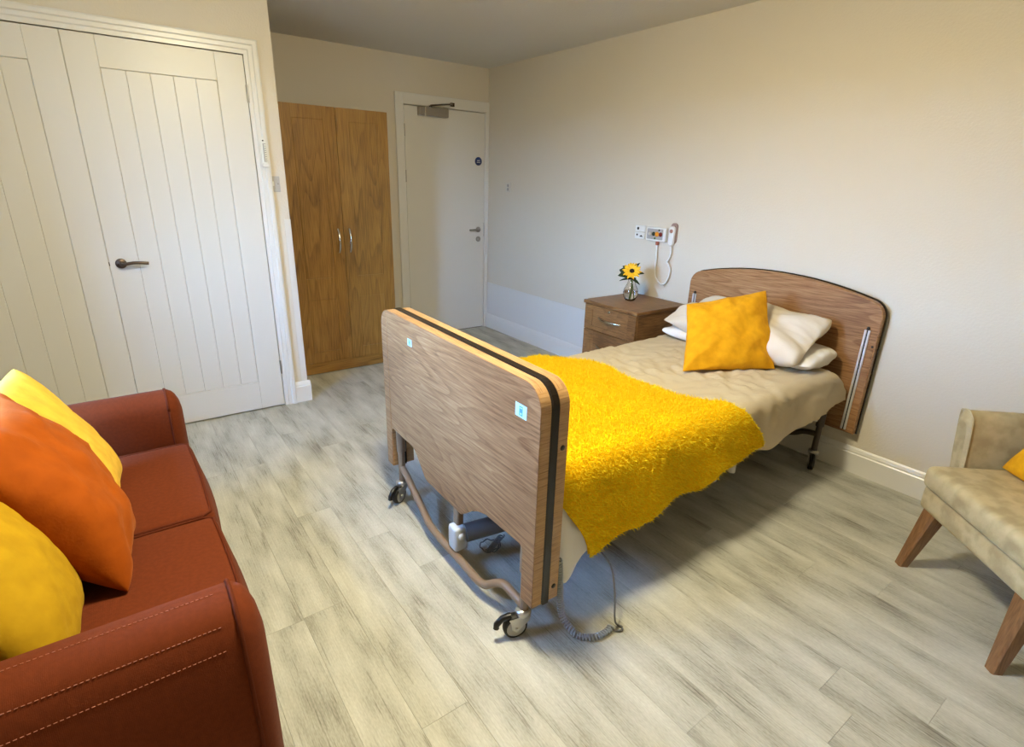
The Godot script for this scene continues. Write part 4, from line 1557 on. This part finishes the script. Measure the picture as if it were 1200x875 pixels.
func sofa() -> void:
	var at := Vector3(-3.45, 0, 2.975)
	var t := thing("sofa", "rust red two-seat fabric sofa with piped edges", "sofa", at)
	var xb := -3.90
	var b := MB.new(at)
	b.soft(Vector3(-3.46, 0.185, 2.975), Vector3(0.86, 0.21, 1.17), 0.03, 6, 3, func(p: Vector3, u: Vector3) -> Vector3:
		if u.x > 0.6:
			p.x += 0.025 * (1.0 - u.z * u.z) * (1.0 - u.y * u.y * 0.5)
		return p)
	part("base", b, M.sofa, t)
	b = MB.new(at)
	b.soft(Vector3(-3.80, 0.50, 2.975), Vector3(0.19, 0.72, 1.17), 0.06, 4, 4)
	part("backrest", b, M.sofa, t)
	for k in 2:
		var z0 := 2.392 if k == 0 else 2.978
		var z1 := 2.972 if k == 0 else 3.558
		var c := Vector3(-3.355, 0.375, (z0 + z1) / 2)
		var s := Vector3(0.73, 0.175, z1 - z0)
		var bend := func(p: Vector3, u: Vector3) -> Vector3:
			var q := p
			q.y += 0.012 * (1.0 - u.x * u.x) * (1.0 - u.z * u.z) * signf(u.y) if u.y > 0.0 else 0.0
			if u.x > 0.0:
				q.x += 0.03 * u.x * (1.0 - u.z * u.z * 0.5) * (1.0 - maxf(u.y, 0.0) * 0.75)
			return q
		b = MB.new(at)
		b.soft(c, s, 0.028, 8, 4, bend)
		var cu := part("seat_cushion", b, M.sofa, t)
		# piping along the top edge
		b = MB.new(at)
		var path := []
		var h := s * 0.5
		var loop := [Vector3(-h.x + 0.02, h.y - 0.006, -h.z + 0.004), Vector3(h.x - 0.03, h.y - 0.006, -h.z + 0.004), Vector3(h.x - 0.008, h.y - 0.006, -h.z + 0.02), Vector3(h.x - 0.006, h.y - 0.006, 0), Vector3(h.x - 0.008, h.y - 0.006, h.z - 0.02), Vector3(h.x - 0.03, h.y - 0.006, h.z - 0.004), Vector3(-h.x + 0.02, h.y - 0.006, h.z - 0.004)]
		for i in loop.size() - 1:
			for j in 8:
				var p: Vector3 = (loop[i] as Vector3).lerp(loop[i + 1], j / 8.0)
				path.append(c + bend.call(p, Vector3(p.x / h.x, p.y / h.y, p.z / h.z)))
		b.tube(path, 0.0045, 6)
		part("piping", b, M.piping, cu)
	for near in [false, true]:
		var poly := sofa_arm(near)
		b = MB.new(at)
		b.smooth(false)
		# rounded shell: loops of the section swept from the back to the front
		var n := poly.size()
		var xs := [xb, -3.70, -3.45, -3.25, -3.10, -3.045, -3.032]
		b.smooth(true)
		for i in xs.size() - 1:
			for k in n:
				var l := (k + 1) % n
				var A := Vector3(xs[i], poly[k].y, poly[k].x)
				var B := Vector3(xs[i], poly[l].y, poly[l].x)
				var C := Vector3(xs[i + 1], poly[l].y, poly[l].x)
				var D := Vector3(xs[i + 1], poly[k].y, poly[k].x)
				var e := poly[l] - poly[k]
				var o := Vector3(0, -e.x, e.y) if near else Vector3(0, e.x, -e.y)
				b.face([A, B, C, D], -o)
		b.smooth(false)
		var tris := Geometry2D.triangulate_polygon(poly)
		for i in range(0, tris.size(), 3):
			var back := []
			for j in 3:
				back.append(Vector3(xb, poly[tris[i + j]].y, poly[tris[i + j]].x))
			b.face(back, Vector3(-1, 0, 0))
		var arm := part("arm", b, M.sofa, t)
		# puffed front panel
		b = MB.new(at)
		b.smooth(true)
		var mid := Vector2((poly[0].x + poly[9].x) / 2, 0.36)
		var rings := []
		var lay := [[0.0, -3.032], [0.02, -3.022], [0.10, -3.008], [0.22, -2.998], [0.45, -2.988], [0.75, -2.983]]
		for r in lay:
			var ring := []
			for q in poly:
				var m2 := Vector2(mid.x, clampf(q.y, 0.2, 0.55))
				var w: Vector2 = q.lerp(m2, r[0])
				ring.append(Vector3(r[1], w.y, w.x))
			rings.append(ring)
		for i in rings.size() - 1:
			for k in n:
				var l := (k + 1) % n
				b.face([rings[i][k], rings[i][l], rings[i + 1][l], rings[i + 1][k]], Vector3(0.4, 0, 0) + (rings[i][k] - Vector3(-3.03, 0.38, mid.x)) * 0.3)
		for i in range(0, tris.size(), 3):
			b.face([rings[5][tris[i]], rings[5][tris[i + 1]], rings[5][tris[i + 2]]], Vector3(1, 0, 0))
		b.smooth(false)
		part("front_panel", b, M.sofa, arm)
		b = MB.new(at)
		var pip := []
		for i in n:
			pip.append(Vector3(-3.030, poly[i].y, poly[i].x) )
		b.tube(spline(pip, 3), 0.005, 6)
		part("piping", b, M.piping, arm)
		# stitching along the top of the arm
		b = MB.new(at)
		for li in ([5, 7, 8] if near else [7]):
			var q := poly[li]
			var q0 := poly[li - 1]
			var q1 := poly[li + 1]
			var tn := (q1 - q0).normalized()
			var no := Vector2(-tn.y, tn.x) if near else Vector2(tn.y, -tn.x)
			var x := -3.06
			while x > -3.7:
				b.box(Vector3(x - 0.003, q.y + no.y * 0.0008, q.x + no.x * 0.0008), Vector3(0.005, 0.001, 0.001), 0)
				x -= 0.0085
		part("stitching", b, M.thread, arm)
	for x in [-3.82, -3.10]:
		for z in [2.32, 3.63]:
			b = MB.new(at)
			b.lathe([Vector2(0, 0), Vector2(0.022, 0), Vector2(0.03, 0.10), Vector2(0, 0.10)], Vector3(x, 0, z), Vector3.UP, 14, true)
			part("foot", b, M.leg_wood, t)

	var put := func(label: String, m: Material, c: Array, thick: float, sd: int, fold: float) -> void:
		var base: Vector3 = ((c[0] as Vector3) + c[1]) * 0.5
		var o := thing("cushion", label, "cushion", base, "velvet cushions")
		var mb := MB.new(base)
		cushion_mesh(mb, c, thick, 34, 0.045, fold, sd, 0.45, 0.03)
		part("cushion_cover", mb, m, o)
	put.call("yellow velvet cushion nearest the far arm of the red sofa", M.yellow_velvet, [Vector3(-3.235, 0.475, 2.93), Vector3(-3.205, 0.475, 2.515), Vector3(-3.42, 0.865, 2.45), Vector3(-3.47, 0.88, 2.88)], 0.13, 21, 0.006)
	put.call("plump burnt orange velvet cushion in the middle of the red sofa", M.orange_velvet, [Vector3(-3.215, 0.475, 3.27), Vector3(-3.215, 0.475, 2.86), Vector3(-3.42, 0.90, 2.78), Vector3(-3.44, 0.90, 3.22)], 0.20, 22, 0.018)
	put.call("golden yellow velvet cushion nearest the viewer on the red sofa", M.gold_velvet, [Vector3(-3.33, 0.475, 3.54), Vector3(-3.315, 0.475, 3.13), Vector3(-3.52, 0.87, 3.08), Vector3(-3.55, 0.88, 3.50)], 0.18, 23, 0.008)

func armchair() -> void:
	var at := Vector3(-0.622, 0, 4.539)
	var t := thing("armchair", "beige leather tub armchair with tapered wooden legs", "chair", at)
	t.rotation.y = -2.2997
	var b := MB.new()
	b.soft(Vector3(0, 0.318, -0.01), Vector3(0.59, 0.10, 0.58), 0.02, 4, 3)
	part("seat_frame", b, M.leather, t)
	b = MB.new()
	b.soft(Vector3(0, 0.412, 0.03), Vector3(0.585, 0.096, 0.54), 0.03, 6, 4, func(p: Vector3, u: Vector3) -> Vector3:
		p.y += 0.014 * (1.0 - u.x * u.x) * (1.0 - u.z * u.z) if u.y > 0.0 else 0.0
		return p)
	part("seat_cushion", b, M.leather, t)
	# wrap-round back: a U in plan, leaning out a little
	var plan := []
	for i in 25:
		var w := i / 24.0
		var p: Vector2
		var hw := 0.335
		var r := 0.17
		var straight := 0.24
		var total := 2 * straight + PI * r + 2 * (hw - r)
		var d := w * total
		if d < straight:
			p = Vector2(-hw, 0.13 - d)
		elif d < straight + PI / 2 * r:
			var an := (d - straight) / r
			p = Vector2(-hw + r - cos(an) * r, 0.13 - straight - sin(an) * r)
		elif d < straight + PI / 2 * r + 2 * (hw - r):
			p = Vector2(-hw + r + (d - straight - PI / 2 * r), 0.13 - straight - r)
		elif d < straight + PI * r + 2 * (hw - r):
			var an := (d - straight - PI / 2 * r - 2 * (hw - r)) / r
			p = Vector2(hw - r + sin(an) * r, 0.13 - straight - r + (1.0 - cos(an)) * r)
		else:
			p = Vector2(hw, 0.13 - straight + (d - straight - PI * r - 2 * (hw - r)))
		plan.append(p)
	var height := func(i: int) -> float: return 0.655 + 0.09 * pow(sin(PI * clampf((i - 4) / 16.0, 0, 1)), 1.5)
	var sec := [[0.0, 0.27], [0.0, 0.5], [0.0, 0.9], [0.012, 0.97], [0.035, 1.0], [0.062, 0.985], [0.075, 0.93], [0.07, 0.5], [0.06, 0.27]]
	var ring := func(i: int) -> Array:
		var p: Vector2 = plan[i]
		var a: Vector2 = plan[maxi(i - 1, 0)]
		var c: Vector2 = plan[mini(i + 1, plan.size() - 1)]
		var tn := (c - a).normalized()
		var no := Vector2(-tn.y, tn.x)
		if no.dot(p - Vector2(0, 0.1)) < 0.0:
			no = -no
		var top: float = height.call(i)
		var out := []
		for s in sec:
			var y: float = 0.30 + (top - 0.30) * (s[1] - 0.27) / 0.73
			var lean := 0.05 * (y - 0.3) / 0.35
			var q: Vector2 = p + no * (s[0] - 0.03 + lean)
			# the front end slopes back towards the top
			var slope := 0.0
			out.append(Vector3(q.x, y, q.y + slope))
		return out
	b = MB.new()
	b.smooth(true)
	var rings := []
	for i in plan.size():
		rings.append(ring.call(i))
	for i in rings.size() - 1:
		for k in sec.size():
			var l := (k + 1) % sec.size()
			var quad := [rings[i][k], rings[i][l], rings[i + 1][l], rings[i + 1][k]]
			var cen := Vector3.ZERO
			for q in rings[i]:
				cen += q / sec.size()
			b.face(quad, (quad[0] + quad[1]) * 0.5 - cen)
	b.smooth(false)
	var back := part("wrap_back", b, M.leather, t)
	for e in [0, plan.size() - 1]:
		b = MB.new()
		var fr := []
		var cen := Vector3.ZERO
		for q: Vector3 in rings[e]:
			cen += q / sec.size()
		b.smooth(true)
		for q: Vector3 in rings[e]:
			fr.append(q.lerp(cen, 0.3) + Vector3(0, 0, 0.012))
		for k in sec.size():
			var l := (k + 1) % sec.size()
			b.face([rings[e][k], rings[e][l], fr[l], fr[k]], Vector3(0, 0, 1) + (rings[e][k] - cen))
		b.smooth(false)
		for k in range(1, sec.size() - 1):
			b.face([fr[0], fr[k], fr[k + 1]], Vector3(0, 0, 1))
		part("arm_front", b, M.leather, back)
		b = MB.new()
		var pp := []
		for k in sec.size():
			pp.append((rings[e][k] as Vector3) + Vector3(0, 0, 0.001))
		b.tube(spline(pp, 4), 0.004, 6)
		part("piping", b, M.leather, back)
	for sx in [-1.0, 1.0]:
		for sz in [-1.0, 1.0]:
			b = MB.new(Vector3.ZERO, 1, Vector2(0.1, 0.05 + 0.05 * sx))
			var top := Vector3(sx * 0.235, 0.285, sz * 0.245 - 0.005)
			var bot := Vector3(sx * 0.262, 0.0, sz * 0.290)
			var wt := 0.034
			var wb := 0.019
			var A := []
			var B := []
			for k in [[-1, -1], [1, -1], [1, 1], [-1, 1]]:
				for c in 2:
					# chamfered corner: two points each
					var kx: float = k[0] * (1.0 if c == (0 if k[0] * k[1] > 0 else 1) else 0.72)
					var kz: float = k[1] * (0.72 if c == (0 if k[0] * k[1] > 0 else 1) else 1.0)
					A.append(top + Vector3(kx, 0, kz) * wt)
					B.append(bot + Vector3(kx, 0, kz) * wb)
			for i in 8:
				var j := (i + 1) % 8
				b.face([A[i], A[j], B[j], B[i]], (A[i] + A[j]) * 0.5 - top)
			b.face(A, Vector3.UP)
			b.face(B, Vector3.DOWN)
			part("leg", b, M.leg_wood, t)
	# cushion in the chair
	var o := thing("cushion", "mustard velvet cushion sitting in the beige leather chair", "cushion", Vector3.ZERO, "velvet cushions")
	var base := Vector3(0, 0.47, -0.1)
	o.transform = t.transform * Transform3D(Basis(), base)
	b = MB.new(base)
	cushion_mesh(b, [Vector3(-0.285, 0.466, 0.03), Vector3(0.13, 0.466, 0.06), Vector3(0.14, 0.83, -0.11), Vector3(-0.235, 0.82, -0.13)], 0.13, 24, 0.05, 0.012, 31)
	part("cushion_cover", b, M.mustard_velvet, o)

func leaf_mesh(b: MB, root: Vector3, dir: Vector3, up: Vector3, length: float, width: float, droop := 0.3, thick := 0.0012) -> void:
	var side := dir.cross(up).normalized()
	for s in [1.0, -1.0]:
		var f := func(u: float, v: float) -> Vector3:
			var w := width * pow(sin(PI * pow(u, 0.75)), 0.8) * (v * 2.0 - 1.0) * 0.5
			return root + dir * length * u + side * w + up * (-droop * length * u * u + 0.25 * absf(w) + s * thick * 0.5)
		b.grid(6, 4, f, s > 0.0)

func flowers() -> void:
	var at := Vector3(-0.266, 0.708, 2.186)
	var t := thing("vase", "small clear glass vase of flowers on the bedside cabinet", "vase", at)
	var outer := [[0.0, 0.0], [0.026, 0.0], [0.034, 0.004], [0.047, 0.028], [0.052, 0.052], [0.047, 0.078], [0.033, 0.106], [0.025, 0.128], [0.024, 0.142], [0.029, 0.156]]
	var prof := []
	for q in outer:
		prof.append(Vector2(q[0], q[1]))
	var inner := [[0.0265, 0.156], [0.0215, 0.142], [0.0225, 0.128], [0.0305, 0.106], [0.0445, 0.078], [0.0495, 0.052], [0.0445, 0.030], [0.031, 0.009], [0.0, 0.008]]
	for q in inner:
		prof.append(Vector2(q[0], q[1]))
	var b := MB.new(at)
	b.lathe(prof, at, Vector3.UP, 28)
	part("vase_glass", b, M.glass, t)
	b = MB.new(at)
	b.lathe([Vector2(0, 0.0085), Vector2(0.0305, 0.0095), Vector2(0.044, 0.030), Vector2(0.0487, 0.050), Vector2(0.046, 0.068), Vector2(0.0, 0.068)], at, Vector3.UP, 28)
	part("water", b, M.water, t)
	# sunflower
	var head := at + Vector3(-0.03, 0.205, 0.02)
	var fl := thing("sunflower", "yellow sunflower with green leaves standing in the glass vase", "flower", at + Vector3(0, 0.012, 0))
	b = MB.new(fl.position)
	b.tube(spline([at + Vector3(0.01, 0.014, -0.012), at + Vector3(0.002, 0.08, 0.0), at + Vector3(-0.004, 0.15, 0.008), head + Vector3(0.015, -0.012, -0.006)]), 0.0042, 8)
	part("stem", b, M.stem, fl)
	var nrm := Vector3(-0.60, 0.62, 0.50).normalized()
	var q := Quaternion(Vector3.UP, nrm)
	b = MB.new(fl.position)
	b.lathe([Vector2(0, 0.010), Vector2(0.010, 0.009), Vector2(0.016, 0.004), Vector2(0.018, -0.004), Vector2(0.010, -0.012), Vector2(0, -0.013)], head, nrm, 18)
	part("seed_head", b, M.seedhead, fl)
	for k in 20:
		b = MB.new(fl.position)
		var w := TAU * k / 20.0
		var rad := q * Vector3(cos(w), 0.16 if k % 2 else 0.34, sin(w)).normalized()
		leaf_mesh(b, head + rad * 0.016, rad, nrm, 0.052 if k % 2 else 0.045, 0.020, 0.15)
		part("petal", b, M.petal, fl)
	for l in [[Vector3(-0.3, 0.35, -0.9), 0.105, 0.085, 0.185], [Vector3(-0.65, 0.1, -0.65), 0.095, 0.07, 0.175], [Vector3(-0.5, 0.75, -0.5), 0.085, 0.06, 0.18], [Vector3(0.3, 0.6, -0.75), 0.07, 0.05, 0.19], [Vector3(-0.1, 0.8, 0.5), 0.075, 0.03, 0.20], [Vector3(0.45, 0.25, 0.75), 0.075, 0.04, 0.185], [Vector3(-0.35, -0.05, -0.9), 0.10, 0.022, 0.15], [Vector3(-0.1, -0.15, 0.95), 0.075, 0.022, 0.15]]:
		b = MB.new(fl.position)
		var d: Vector3 = (l[0] as Vector3).normalized()
		var up := (Vector3(-0.5, 0.8, 0.4) - d * d.dot(Vector3(-0.5, 0.8, 0.4))).normalized()
		leaf_mesh(b, at + Vector3(-0.005, l[3], 0.005), d, up, l[1], l[2], 0.3)
		part("leaf", b, M.leaf, fl)
	for s in [Vector3(-0.014, 0.014, 0.014), Vector3(0.012, 0.014, 0.016)]:
		b = MB.new(fl.position)
		b.tube(spline([at + s, at + Vector3(0.004, 0.1, 0.004) + s * 0.2, at + Vector3(-0.004, 0.16, 0.0) - s * 0.6, at + Vector3(-0.01, 0.19, -0.01) - s]), 0.003, 7)
		part("stem", b, M.stem, fl)
